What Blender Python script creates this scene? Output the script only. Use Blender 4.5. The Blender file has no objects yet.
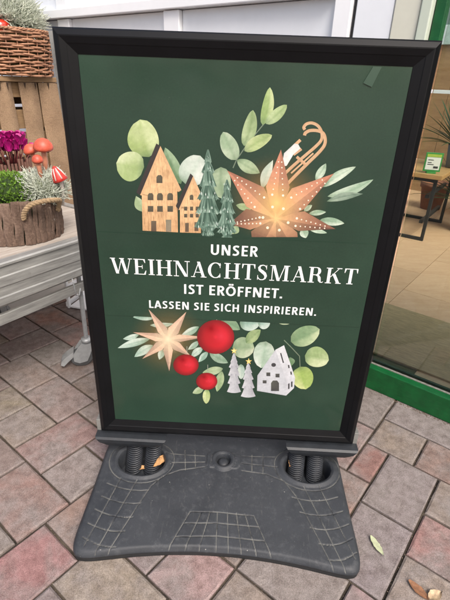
import bpy, bmesh, math, random
import numpy as np
from mathutils import Vector, Matrix, noise
random.seed(7); RNG = np.random.default_rng(7)
S = bpy.context.scene
C = S.collection
PI = math.pi
# ------------------------------------------------------------------ camera
F = 436.05; PITCH = 0.46614; ROLL = 0.03848; HC = 0.99      # focal length in photo pixels, solved from the paving and the sign
cp, sp = math.cos(PITCH), math.sin(PITCH)
FW = Vector((0, cp, -sp)); UP0 = Vector((0, sp, cp)); RT0 = Vector((1, 0, 0))
RT = RT0*math.cos(ROLL) + UP0*math.sin(ROLL); UP = UP0*math.cos(ROLL) - RT0*math.sin(ROLL)
cam = bpy.data.cameras.new('camera'); co = bpy.data.objects.new('camera', cam); C.objects.link(co)
m = Matrix((RT, UP, -FW)).transposed().to_4x4(); m.translation = (0, 0, HC); co.matrix_world = m
cam.sensor_fit = 'VERTICAL'; cam.sensor_height = 24; cam.lens = F/600*24; cam.clip_end = 500; cam.clip_start = .02
S.camera = co
S.render.resolution_x = 768; S.render.resolution_y = 1024
# ------------------------------------------------------------------ sky and sun (bright overcast day)
SUN_EL, SUN_AZ = 50, 156        # azimuth measured clockwise from +y
w = bpy.data.worlds.new('World'); S.world = w; w.use_nodes = True
nt = w.node_tree; bg = nt.nodes['Background']; sky = nt.nodes.new('ShaderNodeTexSky'); sky.sky_type = 'NISHITA'
sky.sun_disc = False; sky.sun_elevation = math.radians(SUN_EL); sky.sun_rotation = math.radians(SUN_AZ)
sky.air_density = 1.0; sky.dust_density = 6.0; sky.ozone_density = 0.6; sky.altitude = 50
nt.links.new(sky.outputs[0], bg.inputs[0]); bg.inputs[1].default_value = 0.13
sl = bpy.data.lights.new('sun', 'SUN'); sl.energy = 1.25; sl.angle = math.radians(25); sl.color = (1, .98, .96)
so = bpy.data.objects.new('sun', sl); C.objects.link(so)
az, el = math.radians(SUN_AZ), math.radians(SUN_EL)
sd = Vector((math.sin(az)*math.cos(el), math.cos(az)*math.cos(el), math.sin(el)))
so.rotation_euler = sd.to_track_quat('Z', 'Y').to_euler()
S.view_settings.view_transform = 'Standard'; S.view_settings.look = 'None'
S.view_settings.exposure = 0.9; S.view_settings.gamma = 1
# ------------------------------------------------------------------ helpers
def ray(x, y): return FW*F + RT*(x-225) + UP*(300-y)
def at(x, y, z):
    d = ray(x, y); return d*((z-HC)/d.z) + Vector((0, 0, HC))
def lin(c, k=1.0): return tuple((((v/255+.055)/1.055)**2.4 if v > 10.3 else v/255/12.92)*k for v in c)
class N:
    def __init__(s, name):
        s.m = bpy.data.materials.new(name); s.m.use_nodes = True; s.t = s.m.node_tree
        s.p = s.t.nodes['Principled BSDF']
    def n(s, typ, **kw):
        nd = s.t.nodes.new('ShaderNode'+typ)
        for k, v in kw.items():
            if k[0] == 'i' and k[1:].isdigit(): nd.inputs[int(k[1:])].default_value = v
            else: setattr(nd, k, v)
        return nd
    def l(s, a, b): s.t.links.new(a, b)
    def coord(s, kind='Object', scale=(1, 1, 1), rot=(0, 0, 0)):
        tc = s.n('TexCoord'); mp = s.n('Mapping'); s.l(tc.outputs[kind], mp.inputs[0])
        mp.inputs['Scale'].default_value = scale; mp.inputs['Rotation'].default_value = rot; return mp.outputs[0]
    def noise(s, vec, scale, detail=4, rough=.55, dist=0):
        nd = s.n('TexNoise'); s.l(vec, nd.inputs['Vector']); nd.inputs['Scale'].default_value = scale
        nd.inputs['Detail'].default_value = detail; nd.inputs['Roughness'].default_value = rough; nd.inputs['Distortion'].default_value = dist
        return nd.outputs['Fac']
    def ramp(s, fac, stops):
        r = s.n('ValToRGB'); s.l(fac, r.inputs[0]); e = r.color_ramp.elements
        while len(e) < len(stops): e.new(.5)
        for q, (p, c) in zip(e, stops): q.position = p; q.color = (*c, 1) if len(c) == 3 else c
        return r.outputs[0]
    def mix(s, fac, a, b, mode='MIX'):
        mx = s.n('MixRGB', blend_type=mode)
        for i, v in enumerate((fac, a, b)):
            if hasattr(v, 'is_linked'): s.l(v, mx.inputs[i])
            elif i == 0: mx.inputs[0].default_value = v
            else: mx.inputs[i].default_value = (*v, 1)
        return mx.outputs[0]
    def bump(s, h, strength=.3, dist=.002):
        b = s.n('Bump'); s.l(h, b.inputs['Height']); b.inputs['Strength'].default_value = strength; b.inputs['Distance'].default_value = dist
        s.l(b.outputs[0], s.p.inputs['Normal'])
    def base(s, c):
        if hasattr(c, 'is_linked'): s.l(c, s.p.inputs['Base Color'])
        else: s.p.inputs['Base Color'].default_value = (*c, 1)
    def set(s, **kw):
        for k, v in kw.items():
            i = s.p.inputs[k.replace('_', ' ')]
            if hasattr(v, 'is_linked'): s.l(v, i)
            else: i.default_value = v
        return s
def simple(name, col, rough=.6, metal=0, var=.15, scale=30, bump=.15, stretch=(1, 1, 1), bd=.001, coat=0):
    """a plain colour with blotches, fine grain and slight relief"""
    M = N(name); v = M.coord('Object', stretch)
    n1 = M.noise(v, scale, 5, .6); n2 = M.noise(v, scale*7, 3, .6)
    dk = tuple(c*(1-var*1.6) for c in col); lt = tuple(min(1, c*(1+var)) for c in col)
    c = M.mix(.35, M.ramp(n1, [(.3, dk), (.7, lt)]), M.ramp(n2, [(.3, dk), (.7, lt)]))
    M.base(c); M.set(Roughness=rough, Metallic=metal)
    if coat: M.set(Coat_Weight=coat, Coat_Roughness=.15)
    if bump: M.bump(n2, bump, bd)
    return M.m
def mesh(name, verts, faces, mat=None, parent=None, smooth=False, loc=None, rot=None, mats=None):
    me = bpy.data.meshes.new(name); me.from_pydata([tuple(v) for v in verts], [], faces); me.update()
    return link(name, me, mat, parent, smooth, loc, rot)
def link(name, me, mat=None, parent=None, smooth=False, loc=None, rot=None):
    if mat and not me.materials: me.materials.append(mat)
    if smooth: me.shade_smooth()
    o = bpy.data.objects.new(name, me); C.objects.link(o)
    if parent: o.parent = parent
    if loc is not None: o.location = loc
    if rot is not None: o.rotation_euler = rot
    return o
def tag(o, label, cat, group=None, kind=None):
    if label: o['label'] = label
    if cat: o['category'] = cat
    if group: o['group'] = group
    if kind: o['kind'] = kind
    return o
def thing(name, label, cat, loc=(0, 0, 0), rotz=0, group=None):
    o = bpy.data.objects.new(name, None); o.empty_display_size = .05; C.objects.link(o); o.location = loc; o.rotation_euler = (0, 0, rotz)
    return tag(o, label, cat, group)
class MB:
    """collects shapes for one mesh"""
    def __init__(s): s.v = []; s.f = []
    def add(s, v, f): k = len(s.v); s.v += [tuple(q) for q in v]; s.f += [tuple(i+k for i in q) for q in f]
    def box(s, x0, x1, y0, y1, z0, z1, b=0):
        if b <= 0:
            s.add([(x, y, z) for z in (z0, z1) for y in (y0, y1) for x in (x0, x1)],
                  [(0, 2, 3, 1), (4, 5, 7, 6), (0, 1, 5, 4), (2, 6, 7, 3), (0, 4, 6, 2), (1, 3, 7, 5)]); return
        bm = bmesh.new(); bmesh.ops.create_cube(bm, size=1)
        for q in bm.verts: q.co = Vector(((x0+x1)/2+q.co.x*(x1-x0), (y0+y1)/2+q.co.y*(y1-y0), (z0+z1)/2+q.co.z*(z1-z0)))
        bmesh.ops.bevel(bm, geom=bm.edges[:], offset=b, segments=2, affect='EDGES', profile=.5)
        bm.verts.index_update(); s.add([q.co for q in bm.verts], [tuple(q.index for q in f.verts) for f in bm.faces]); bm.free()
    def tube(s, pts, r, n=8, cap=True, up=Vector((0.13, .21, 1))):
        pts = [Vector(p) for p in pts]; k = len(s.v); L = len(pts)
        rr = r if hasattr(r, '__len__') else [r]*L
        prev = None
        for i, p in enumerate(pts):
            t = (pts[min(i+1, L-1)]-pts[max(i-1, 0)]).normalized()
            if prev is None: a = t.cross(up); a = a if a.length > 1e-4 else t.cross(Vector((1, 0, 0)))
            else: a = prev-t*prev.dot(t)
            a.normalize(); prev = a; b = t.cross(a)
            for j in range(n):
                q = 2*PI*j/n; s.v.append(tuple(p+(a*math.cos(q)+b*math.sin(q))*rr[i]))
        for i in range(L-1):
            for j in range(n):
                s.f.append((k+i*n+j, k+i*n+(j+1) % n, k+(i+1)*n+(j+1) % n, k+(i+1)*n+j))
        if cap: s.f.append(tuple(k+j for j in reversed(range(n)))); s.f.append(tuple(k+(L-1)*n+j for j in range(n)))
    def lathe(s, prof, n=24, c=(0, 0, 0), wob=0):
        k = len(s.v); L = len(prof)
        for r, z in prof:
            for j in range(n):
                q = 2*PI*j/n; s.v.append((c[0]+r*math.cos(q), c[1]+r*math.sin(q), c[2]+z))
        for i in range(L-1):
            for j in range(n): s.f.append((k+i*n+j, k+i*n+(j+1) % n, k+(i+1)*n+(j+1) % n, k+(i+1)*n+j))
        s.f.append(tuple(k+j for j in reversed(range(n)))); s.f.append(tuple(k+(L-1)*n+j for j in range(n)))
    def prism(s, poly, y0, y1):   # polygon in xz, extruded along y
        n = len(poly); s.add([(x, y0, z) for x, z in poly]+[(x, y1, z) for x, z in poly],
            [tuple(range(n)), tuple(reversed(range(n, 2*n)))]+[(i, i+n, (i+1) % n+n, (i+1) % n) for i in range(n)])
    def obj(s, name, mat, parent=None, smooth=False, loc=None, rot=None): return mesh(name, s.v, s.f, mat, parent, smooth, loc, rot)
def part_box(name, mat, parent, x0, x1, y0, y1, z0, z1, b=.002):
    q = MB(); q.box(x0, x1, y0, y1, z0, z1, b); return q.obj(name, mat, parent)
# ------------------------------------------------------------------ materials
def paver_material():
    M = N('concrete_paver'); tc = M.n('TexCoord'); oi = M.n('ObjectInfo'); geo = M.n('NewGeometry'); v = geo.outputs['Position']
    big = M.noise(v, 9, 4, .6, .4); mid = M.noise(v, 38, 5, .65); fine = M.noise(v, 420, 3, .7); spk = M.noise(v, 900, 2, .6)
    grey = lin((146, 138, 135), .82)
    c = M.mix(M.ramp(big, [(.38, (.1, .1, .1)), (.62, (.85, .85, .85))]), oi.outputs['Color'], grey)
    c = M.mix(M.ramp(mid, [(.33, (.8, .8, .8)), (.62, (0, 0, 0))]), c, M.mix(1, c, (.55, .52, .5), 'MULTIPLY'))
    c = M.mix(1, c, M.ramp(fine, [(.25, (.5, .5, .5)), (.75, (1.42, 1.42, 1.42))]), 'MULTIPLY')
    c = M.mix(M.ramp(spk, [(.68, (0, 0, 0)), (.74, (.6, .6, .6))]), c, lin((225, 215, 205), .8))
    wear = M.noise(v, 16, 6, .7, .8)
    c = M.mix(M.ramp(wear, [(.6, (0, 0, 0)), (.78, (.42, .42, .42))]), c, lin((200, 192, 184), .8))
    M.base(c); M.set(Roughness=.9); M.p.inputs['Specular IOR Level'].default_value = .25
    hh = M.mix(.5, fine, mid); M.bump(hh, .55, .0025); return M.m
PAVER = paver_material()
def sand_material():
    M = N('joint_sand'); v = M.coord('Object'); a = M.noise(v, 12, 4); b = M.noise(v, 500, 3, .7)
    c = M.mix(.5, M.ramp(a, [(.35, lin((40, 34, 30), .6)), (.65, lin((138, 124, 106), .65))]), M.ramp(b, [(.3, lin((34, 29, 26), .6)), (.7, lin((104, 92, 80), .6))]))
    M.base(c); M.set(Roughness=1.0); M.bump(b, .8, .004); return M.m
SAND = sand_material()
def base_material():
    M = N('moulded_grey_plastic'); v = M.coord('Object'); at_ = M.n('Attribute', attribute_name='groove')
    n1 = M.noise(v, 9, 5, .65, .5); n2 = M.noise(v, 60, 5, .7); n3 = M.noise(v, 700, 2, .6)
    c = M.ramp(n1, [(.3, lin((42, 46, 52), .7)), (.7, lin((58, 62, 68), .72))])
    c = M.mix(M.ramp(n2, [(.52, (0, 0, 0)), (.75, (.35, .35, .35))]), c, lin((98, 100, 102), .8))
    c = M.mix(1, c, M.ramp(n3, [(.3, (.8, .8, .8)), (.7, (1.2, 1.2, 1.2))]), 'MULTIPLY')
    dn = M.noise(v, 22, 3, .6)
    dust = M.mix(M.ramp(dn, [(.36, (0, 0, 0)), (.54, (1, 1, 1))]), lin((18, 19, 20), .8), lin((126, 126, 120), .8))
    c = M.mix(at_.outputs['Fac'], c, dust)
    scf = M.noise(M.coord('Object', (14, 3, 1), (0, 0, .6)), 6, 6, .75, 1.5); c = M.mix(M.ramp(scf, [(.6, (0, 0, 0)), (.72, (.3, .3, .3))]), c, lin((128, 126, 120), .8))
    wht = M.noise(v, 130, 2, .5)
    c = M.mix(M.ramp(wht, [(.76, (0, 0, 0)), (.79, (.8, .8, .8))]), c, lin((190, 188, 182), .8))
    M.base(c); M.set(Roughness=M.ramp(n1, [(.3, (.5, .5, .5)), (.7, (.68, .68, .68))])); M.bump(n3, .35, .0008); return M.m
BASEM = base_material()
def black_alu():
    M = N('black_coated_aluminium'); v = M.coord('Object'); n = M.noise(v, 14, 5, .6); f = M.noise(v, 90, 4, .7, 1.5)
    c = M.ramp(n, [(.3, lin((7, 8, 10))), (.7, lin((12, 13, 16)))])
    c = M.mix(M.ramp(f, [(.72, (0, 0, 0)), (.8, (.2, .2, .2))]), c, lin((60, 60, 62)))
    M.base(c); M.set(Roughness=.42, Metallic=.0); M.p.inputs['Specular IOR Level'].default_value = .22; M.bump(n, .03, .001); return M.m
BLACK = black_alu()
def print_material():
    """flat print behind a clear sheet: colour comes from the mesh, plus paper grain"""
    M = N('poster_print'); v = M.coord('Object'); a = M.n('Attribute', attribute_name='Col'); n = M.noise(v, 160, 4, .7); n2 = M.noise(v, 45, 3, .6)
    c = M.mix(1, a.outputs['Color'], M.ramp(M.mix(.4, n, n2), [(.3, (.8, .8, .8)), (.7, (1.14, 1.14, 1.14))]), 'MULTIPLY')
    M.base(c); M.set(Roughness=.5, Coat_Weight=.5, Coat_Roughness=.2); return M.m
PRINT = print_material()
def wood_print():
    M = N('poster_print_wood'); v = M.coord('Object', (9, 1, 1)); a = M.n('Attribute', attribute_name='Col'); n = M.noise(v, 38, 6, .7, .6); k2 = M.noise(M.coord('Object'), 60, 3, .6)
    c = M.mix(1, a.outputs['Color'], M.ramp(n, [(.28, (.5, .42, .36)), (.5, (1, 1, 1)), (.75, (1.25, 1.25, 1.25))]), 'MULTIPLY'); c = M.mix(1, c, M.ramp(k2, [(.3, (.8, .78, .74)), (.6, (1.1, 1.1, 1.1))]), 'MULTIPLY')
    M.base(c); M.set(Roughness=.5, Coat_Weight=.5, Coat_Roughness=.2); return M.m
PWOOD = wood_print()
def glow_print():
    M = N('poster_print_glow'); a = M.n('Attribute', attribute_name='Col'); M.base(a.outputs['Color']); M.set(Roughness=.6); M.p.inputs['Specular IOR Level'].default_value = .1; M.l(a.outputs['Alpha'], M.p.inputs['Alpha']); return M.m
PGLOW = glow_print()
def smooth_print():
    M = N('poster_print_smooth'); a = M.n('Attribute', attribute_name='Col'); M.base(a.outputs['Color']); M.set(Roughness=.5, Coat_Weight=.5, Coat_Roughness=.15); return M.m
PSMOOTH = smooth_print()
def poster_material():
    M = N('poster_green'); v = M.coord('Object'); n1 = M.noise(v, 3.0, 4, .6); n2 = M.noise(v, 300, 3, .7); n3 = M.noise(v, 7, 4, .6)
    c = M.ramp(n1, [(.3, lin((22, 45, 33))), (.7, lin((34, 59, 45)))])
    c = M.mix(1, c, M.ramp(n2, [(.3, (.9, .9, .9)), (.7, (1.1, 1.1, 1.1))]), 'MULTIPLY')
    sc = M.noise(M.coord('Object', (7, 1, 22), (0, .7, 0)), 5, 5, .7, 3.5)
    c = M.mix(M.ramp(sc, [(.66, (0, 0, 0)), (.72, (.035, .035, .035)), (.75, (0, 0, 0))]), c, lin((200, 205, 200)))
    M.base(c); M.set(Roughness=.55, Coat_Weight=.8, Coat_Roughness=M.ramp(n3, [(.3, (.08, .08, .08)), (.7, (.2, .2, .2))])); M.p.inputs['Specular IOR Level'].default_value = .2
    bp_ = M.n('Bump'); M.l(M.noise(v, 5, 2, .5), bp_.inputs['Height']); bp_.inputs['Strength'].default_value = .35; bp_.inputs['Distance'].default_value = .012; M.l(bp_.outputs[0], M.p.inputs['Coat Normal']); return M.m
POSTER = poster_material()
WHITE = simple('white_painted_cladding', lin((236, 240, 245), .9), .35, 0, .03, 4, .04)
WHITE2 = simple('white_frame_profile', lin((242, 244, 247), .93), .3, 0, .02, 6, .03)
CREAM = simple('cream_panel', lin((222, 222, 206), .85), .45, 0, .04, 5, .05)
PALEGREEN = simple('pale_green_strip', lin((206, 216, 200), .85), .45, 0, .04, 5, .05)
def green_paint():
    M = N('green_lacquered_metal'); v = M.coord('Object', (1, 1, 1)); s = M.noise(M.coord('Object', (4, 60, 60)), 8, 5, .7); n = M.noise(v, 25, 5, .65)
    c = M.ramp(n, [(.3, lin((0, 78, 34), .7)), (.7, lin((4, 98, 46), .75))])
    c = M.mix(M.ramp(s, [(.58, (0, 0, 0)), (.75, (.35, .35, .35))]), c, lin((120, 160, 130), .8))
    M.base(c); M.set(Roughness=.38); M.bump(n, .05, .001); return M.m
GREEN = green_paint()
DKGREEN = simple('dark_green_bead', lin((30, 62, 46), .8), .6, 0, .3, 40, .2)
DUST = simple('dusty_rubber_seal', lin((128, 128, 120), .8), .9, 0, .35, 90, .5)
BLACKGAP = simple('dark_rubber_joint', lin((34, 34, 36)), .7, 0, .2, 40, .1)
def glass_material():
    M = N('clear_door_glass'); t = M.t; out = t.nodes['Material Output']; tr = M.n('BsdfTransparent'); gl = M.n('BsdfGlossy'); fr = M.n('Fresnel'); mx = M.n('MixShader')
    tr.inputs[0].default_value = (.84, .90, .86, 1); gl.inputs['Roughness'].default_value = .01; fr.inputs[0].default_value = 1.6
    M.l(fr.outputs[0], mx.inputs[0]); M.l(tr.outputs[0], mx.inputs[1]); M.l(gl.outputs[0], mx.inputs[2]); M.l(mx.outputs[0], out.inputs[0]); return M.m
GLASS = glass_material()
def wood(name, c1, c2, scale=9, stretch=(1, 9, 9), rough=.65, bump=.2):
    M = N(name); v = M.coord('Object', stretch); n = M.noise(v, scale, 6, .65, .8); f = M.noise(v, scale*9, 3, .6)
    c = M.mix(.3, M.ramp(n, [(.3, c1), (.7, c2)]), M.ramp(f, [(.3, c1), (.7, c2)])); M.base(c); M.set(Roughness=rough); M.bump(n, bump, .002); return M.m
def aluminium():
    M = N('weathered_aluminium'); v = M.coord('Object', (1, 12, 12)); n = M.noise(v, 10, 6, .65, .3); b = M.noise(M.coord('Object'), 45, 4, .7)
    c = M.ramp(n, [(.3, lin((150, 150, 147), .85)), (.7, lin((196, 196, 192), .88))])
    c = M.mix(M.ramp(b, [(.62, (0, 0, 0)), (.8, (.5, .5, .5))]), c, lin((120, 114, 104)))
    M.base(c); M.set(Roughness=.5, Metallic=.55); M.bump(n, .1, .001); return M.m
ALU = aluminium()
ZINC = simple('galvanised_steel', lin((176, 180, 182), .85), .45, .35, .15, 60, .1)
# ------------------------------------------------------------------ ground and paving
PY = -0.662; MOD = .0719; OU, OV = .27, .15       # paving direction, module, offsets
A = Vector((math.cos(PY), math.sin(PY), 0)); B = Vector((-math.sin(PY), math.cos(PY), 0))
V0 = 1.349                                        # facade line along the paving
def far_paving():
    M = N('far_paving'); v = M.coord('Object', (1, 1, 1), (0, 0, -PY)); b = M.n('TexBrick'); M.l(v, b.inputs['Vector']); b.inputs['Scale'].default_value = 1; b.inputs['Brick Width'].default_value = .2157; b.inputs['Row Height'].default_value = .1438; b.inputs['Mortar Size'].default_value = .004
    b.inputs['Color1'].default_value = (*lin((150, 128, 120), .8), 1); b.inputs['Color2'].default_value = (*lin((140, 132, 128), .8), 1); b.inputs['Mortar'].default_value = (*lin((60, 52, 46), .6), 1)
    n = M.noise(v, 30, 5, .65); M.base(M.mix(1, b.outputs['Color'], M.ramp(n, [(.3, (.75, .75, .75)), (.7, (1.15, 1.15, 1.15))]), 'MULTIPLY')); M.set(Roughness=.9); return M.m
tag(mesh('ground', [(-60, -60, -.02), (60, -60, -.02), (60, 60, -.02), (-60, 60, -.02)], [(0, 1, 2, 3)], far_paving()), 'flat ground under the paving', None, kind='structure')
pav = mesh('pavement', [tuple(A*u+B*v+Vector((0, 0, -.0085))) for u, v in ((-4.5, -1.2), (2.2, -1.2), (2.2, V0+.01), (-4.5, V0+.01))], [(0, 1, 2, 3)], SAND)
tag(pav, 'paved forecourt of mixed reddish and grey concrete blocks', None, kind='structure')
RED, MAUVE, GREYP, BROWN, TAN, PINK = (160, 120, 112), (144, 128, 123), (138, 131, 128), (130, 116, 106), (160, 145, 131), (164, 138, 129)
cols = {'r': RED, 'm': MAUVE, 'g': GREYP, 'b': BROWN, 't': TAN, 'p': PINK}
spec = """-18 -15 7 9 m;-21 -18 7 9 m;-17 -15 5 7 t;-19 -17 5 7 t;-21 -19 5 7 b;-15 -13 5 8 p;-15 -13 8 10 t;-13 -11 5 7 g;-13 -11 7 9 m;-14 -11 3 5 p;-16 -14 3 5 m
-13 -11 1 3 g;-11 -9 1 4 r;-11 -9 4 7 p;-9 -6 3 5 t;-9 -7 1 3 g;-9 -7 5 7 g;-7 -5 5 7 p;-6 -4 3 5 p;-5 -2 5 7 t;-5 -2 7 9 g;-2 0 7 9 p;-3 -1 9 12 g;-1 2 9 11 t;-1 1 11 13 r
-1 1 13 15 m;-3 -1 12 15 g;-4 -3 13 15 r;-4 -2 15 17 t;-2 0 15 17 r;-4 -1 17 19 g;-6 -4 16 19 g;-6 -4 13 16 m;-5 -3 11 13 r;-19 -17 9 11 b;-17 -15 9 11 b;-21 -19 9 11 g
-23 -21 8 11 m;-23 -21 6 8 p;-25 -23 9 11 m;-25 -23 7 9 b;-25 -22 11 13 r;-22 -19 11 13 r;-25 -22 13 15 m;-22 -20 13 15 r;-19 -17 11 14 m"""
N0, N1, K0, K1 = -62, 26, -14, 19
occ = set(); pavers = []
for q in spec.replace('\n', ';').split(';'):
    a0, a1, b0, b1, cc = q.split(); a0, a1, b0, b1 = map(int, (a0, a1, b0, b1)); pavers.append((a0, a1, b0, b1, cols[cc]))
    for i in range(a0, a1):
        for j in range(b0, b1): occ.add((i, j))
sizes = [(2, 3), (3, 2), (2, 2), (3, 2), (2, 3), (3, 3)]
for j in range(K0, K1):
    for i in range(N0, N1):
        if (i, j) in occ: continue
        cand = sizes[:]; random.shuffle(cand)
        for a, b in cand+[(2, 2), (1, 2), (2, 1), (1, 1)]:
            cells = [(i+x, j+y) for x in range(a) for y in range(b)]
            if all(c not in occ and c[1] < K1 for c in cells):
                occ.update(cells); pavers.append((i, i+a, j, j+b, random.choice([RED, MAUVE, GREYP, BROWN, TAN, PINK, MAUVE, PINK]))); break
CONE = []
def in_view(p, mar=260):
    d = p-Vector((0, 0, HC)); zz = d.dot(FW)
    if zz < .05: return False
    x = 225+F*d.dot(RT)/zz; y = 300-F*d.dot(UP)/zz
    return -mar < x < 450+mar and -200 < y < 600+mar
def paver_mesh(a, b, rs):
    rnd = random.Random(rs); g = .0022; x0, x1, y0, y1 = g, a*MOD-g, g, b*MOD-g; per = []
    n = 4
    crn = [(x0, y0), (x1, y0), (x1, y1), (x0, y1)]
    for k in range(4):
        p, q = crn[k], crn[(k+1) % 4]
        for i in range(n):
            t = i/n; t += 0 if i == 0 else rnd.uniform(-.06, .06)
            per.append((p[0]+(q[0]-p[0])*t, p[1]+(q[1]-p[1])*t))
    cx, cy = (x0+x1)/2, (y0+y1)/2; L = len(per); V = []; c = .0042
    def ring(ins, z, jit):
        for x, y in per:
            j = rnd.uniform(0, jit); sx = 1-(ins+j)/abs(x1-cx); sy = 1-(ins+j)/abs(y1-cy)
            V.append((cx+(x-cx)*sx, cy+(y-cy)*sy, z-(j*.35 if jit else 0)))
    ring(c, 0, .003); ring(.0006, -.0035, .0008); ring(0, -.06, 0)
    Fc = [tuple(range(L))]
    for r in range(2):
        for k in range(L): Fc.append((r*L+k, r*L+L+k, r*L+L+(k+1) % L, r*L+(k+1) % L))
    me = bpy.data.meshes.new('paver'); me.from_pydata(V, [], Fc); me.update(); me.materials.append(PAVER); return me
PM = {}
rest = MB(); rest_n = 0; kept = []
for a0, a1, b0, b1, cc in pavers:
    c = A*((a0+a1)/2+OU)*MOD+B*((b0+b1)/2+OV)*MOD
    if c.dot(B)-.0 > V0: continue
    kept.append((c.length+(0 if in_view(c, 120) else 50), a0, a1, b0, b1, cc))
kept.sort()
for dist, a0, a1, b0, b1, cc in kept[:300]:
    a, b = a1-a0, b1-b0; key = (a, b, random.randrange(5))
    if key not in PM: PM[key] = paver_mesh(a, b, hash(key) & 0xffff)
    p = A*(a0+OU)*MOD+B*(b0+OV)*MOD
    o = link('paver', PM[key], None, pav, loc=(p.x, p.y, random.uniform(-.0016, .0012)), rot=(random.uniform(-.006, .006), random.uniform(-.006, .006), PY+random.uniform(-.004, .004)))
    k = .80*random.uniform(.84, 1.14); o.color = (*lin(tuple(min(255, v*.72+w_*.28+random.uniform(-4, 4)) for v, w_ in zip(cc, (150, 131, 127))), k), 1)
for dist, a0, a1, b0, b1, cc in kept[300:]:
    a, b = a1-a0, b1-b0; key = (a, b, 0)
    if key not in PM: PM[key] = paver_mesh(a, b, hash(key) & 0xffff)
    p = A*(a0+OU)*MOD+B*(b0+OV)*MOD; rz = Matrix.Rotation(PY, 3, 'Z'); rest.add([rz @ q.co+p for q in PM[key].vertices], [tuple(f.vertices) for f in PM[key].polygons])
if rest.v:
    o = rest.obj('paver_field', PAVER, pav); o['kind'] = 'stuff'; o.color = (*lin((150, 130, 122), .8), 1)
# ------------------------------------------------------------------ shop front, in facade coordinates (x along the paving, y inwards)
FO = B*V0
wallr = thing('shop_wall', 'white clad shop wall with horizontal rail and vertical stiles beside the glass door', 'wall', FO, PY)
def fb(name, mat, x0, x1, y0, y1, z0, z1, b=.003, parent=None): return part_box(name, mat, parent or wallr, x0, x1, y0, y1, z0, z1, b)
stiles = [(-4.4, -4.32), (-3.2, -3.12), (-2.06, -1.975), (-1.376, -1.297), (-.688, -.636)]
zr0, zr1, ZT = 1.212, 1.246, 2.6
for (a, b) in stiles[:-1]: fb('stile', WHITE2, a, b, -.018, .06, 0, zr0-.002)
fb('stile', WHITE2, -.688, -.636, -.018, .06, 0, ZT)
fb('stile', WHITE2, -2.052, -1.975, -.022, .06, zr1+.002, ZT)
fb('stile', WHITE2, -4.4, -4.32, -.022, .06, zr1+.002, ZT)
fb('rail', WHITE2, -4.4, -.69, -.034, .06, zr0, zr1)
fb('rail', WHITE2, -4.32, -2.054, -.02, .06, 1.40, 1.44); fb('rail', WHITE2, -1.973, -.69, -.02, .06, 1.40, 1.44)
xs = [(-4.318, -3.202), (-3.118, -2.062), (-1.973, -1.378), (-1.295, -.69)]
for a, b in xs: fb('panel', WHITE, a, b, .0, .05, 0, zr0-.002)
for a, b in [(-4.318, -2.054), (-1.973, -.69)]:
    fb('panel', WHITE, a, b, .004, .05, zr1+.002, 1.398); fb('panel', WHITE, a, b, .004, .05, 1.442, ZT)
fb('joint_strip', BLACKGAP, -.634, -.626, -.004, .05, 0, ZT, 0)
fb('panel', WHITE, -.624, -.518, -.012, .06, 0, ZT)
fb('corner_panel', CREAM, -.516, -.448, -.016, .06, 0, ZT)
fb('edge_strip', PALEGREEN, -.446, -.4185, -.022, .06, 0, ZT)
fb('panel', WHITE, 1.22, 4.0, 0, .06, 0, ZT)
# glass door
door = thing('glass_door', 'glass shop door in a bright green metal frame with scuffed bottom rail', 'door', FO, PY)
part_box('frame_post', GREEN, door, -.4165, -.390, .0, .03, 0, ZT, .002)
part_box('frame_post', GREEN, door, 1.14, 1.20, .0, .03, 0, ZT, .002)
part_box('bottom_rail', GREEN, door, -.389, 1.139, .0, .03, .001, .089, .003)
part_box('top_rail', GREEN, door, -.389, 1.139, .0, .05, 2.12, 2.22, .003)
part_box('dusty_seal', DUST, door, -.389, 1.139, .0305, .0395, .06, .0895, .001)
part_box('glazing_bead', DKGREEN, door, -.389, 1.139, .0475, .060, .0, .093, .002)
part_box('glass_pane', GLASS, door, -.389, 1.139, .040, .047, .080, 2.119, 0)
leaf = thing('sliding_door_leaf', 'second sliding leaf with a dark green stile behind the glass', 'door', FO, PY)
part_box('stile', DKGREEN, leaf, -.115, -.06, .10, .14, .004, 2.1, .003)
part_box('stile', DKGREEN, leaf, 1.06, 1.12, .10, .14, .004, 2.1, .003)
part_box('glass_pane', GLASS, leaf, -.059, 1.059, .117, .123, .07, 2.1, 0)
# ------------------------------------------------------------------ sign: base
SX, SY, SROT = .008, .8825, -.028
sign = thing('pavement_sign', 'black framed green Christmas market poster sign on a grey plastic base', 'pavement sign', (SX, SY, 0), SROT)
RW = Matrix.Translation((SX, SY, 0)) @ Matrix.Rotation(SROT, 4, 'Z'); RI = RW.inverted()
def HB(x, y):
    """height of the moulded base's top at x, y (numpy arrays)"""
    d = .242+.048*np.clip(np.abs(x)/.31, 0, 1)**2
    t = np.clip(1-np.abs(y)/d, 0, 1)
    z = .026+.034*t**.85
    z = z + .004*np.exp(-((np.abs(x)-.215)/.07)**2)*np.clip(t*3, 0, 1)
    return z
def base_xy(px, py, z=.05):
    for _ in range(6):
        p = RI @ at(px, py, z); z = float(HB(np.array([p.x]), np.array([p.y]))[0])
    return p.x, p.y
SL = base_xy(142, 459); SR = base_xy(307, 466.5); HU = base_xy(223.5, 460)
print('spring holes', SL, SR, HU)
gro = []
def G(*pts): gro.append([base_xy(*p) for p in pts])
def arc(p, q, sag=2.0): 
    (x0, y0), (x1, y1) = p, q
    G(*[(x0+(x1-x0)*t, y0+(y1-y0)*t+sag*4*t*(1-t)) for t in (0, .2, .4, .6, .8, 1)])
G((205, 466.7), (180, 470), (163, 476), (151, 486), (101.7, 561)); G((241.7, 470.5), (266, 474), (284, 481), (296, 496), (336, 573))
G((137, 480), (92, 558)); G((121, 478), (84, 546)); G((304, 487), (348.5, 576)); G((319, 486), (355.5, 559))
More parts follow.
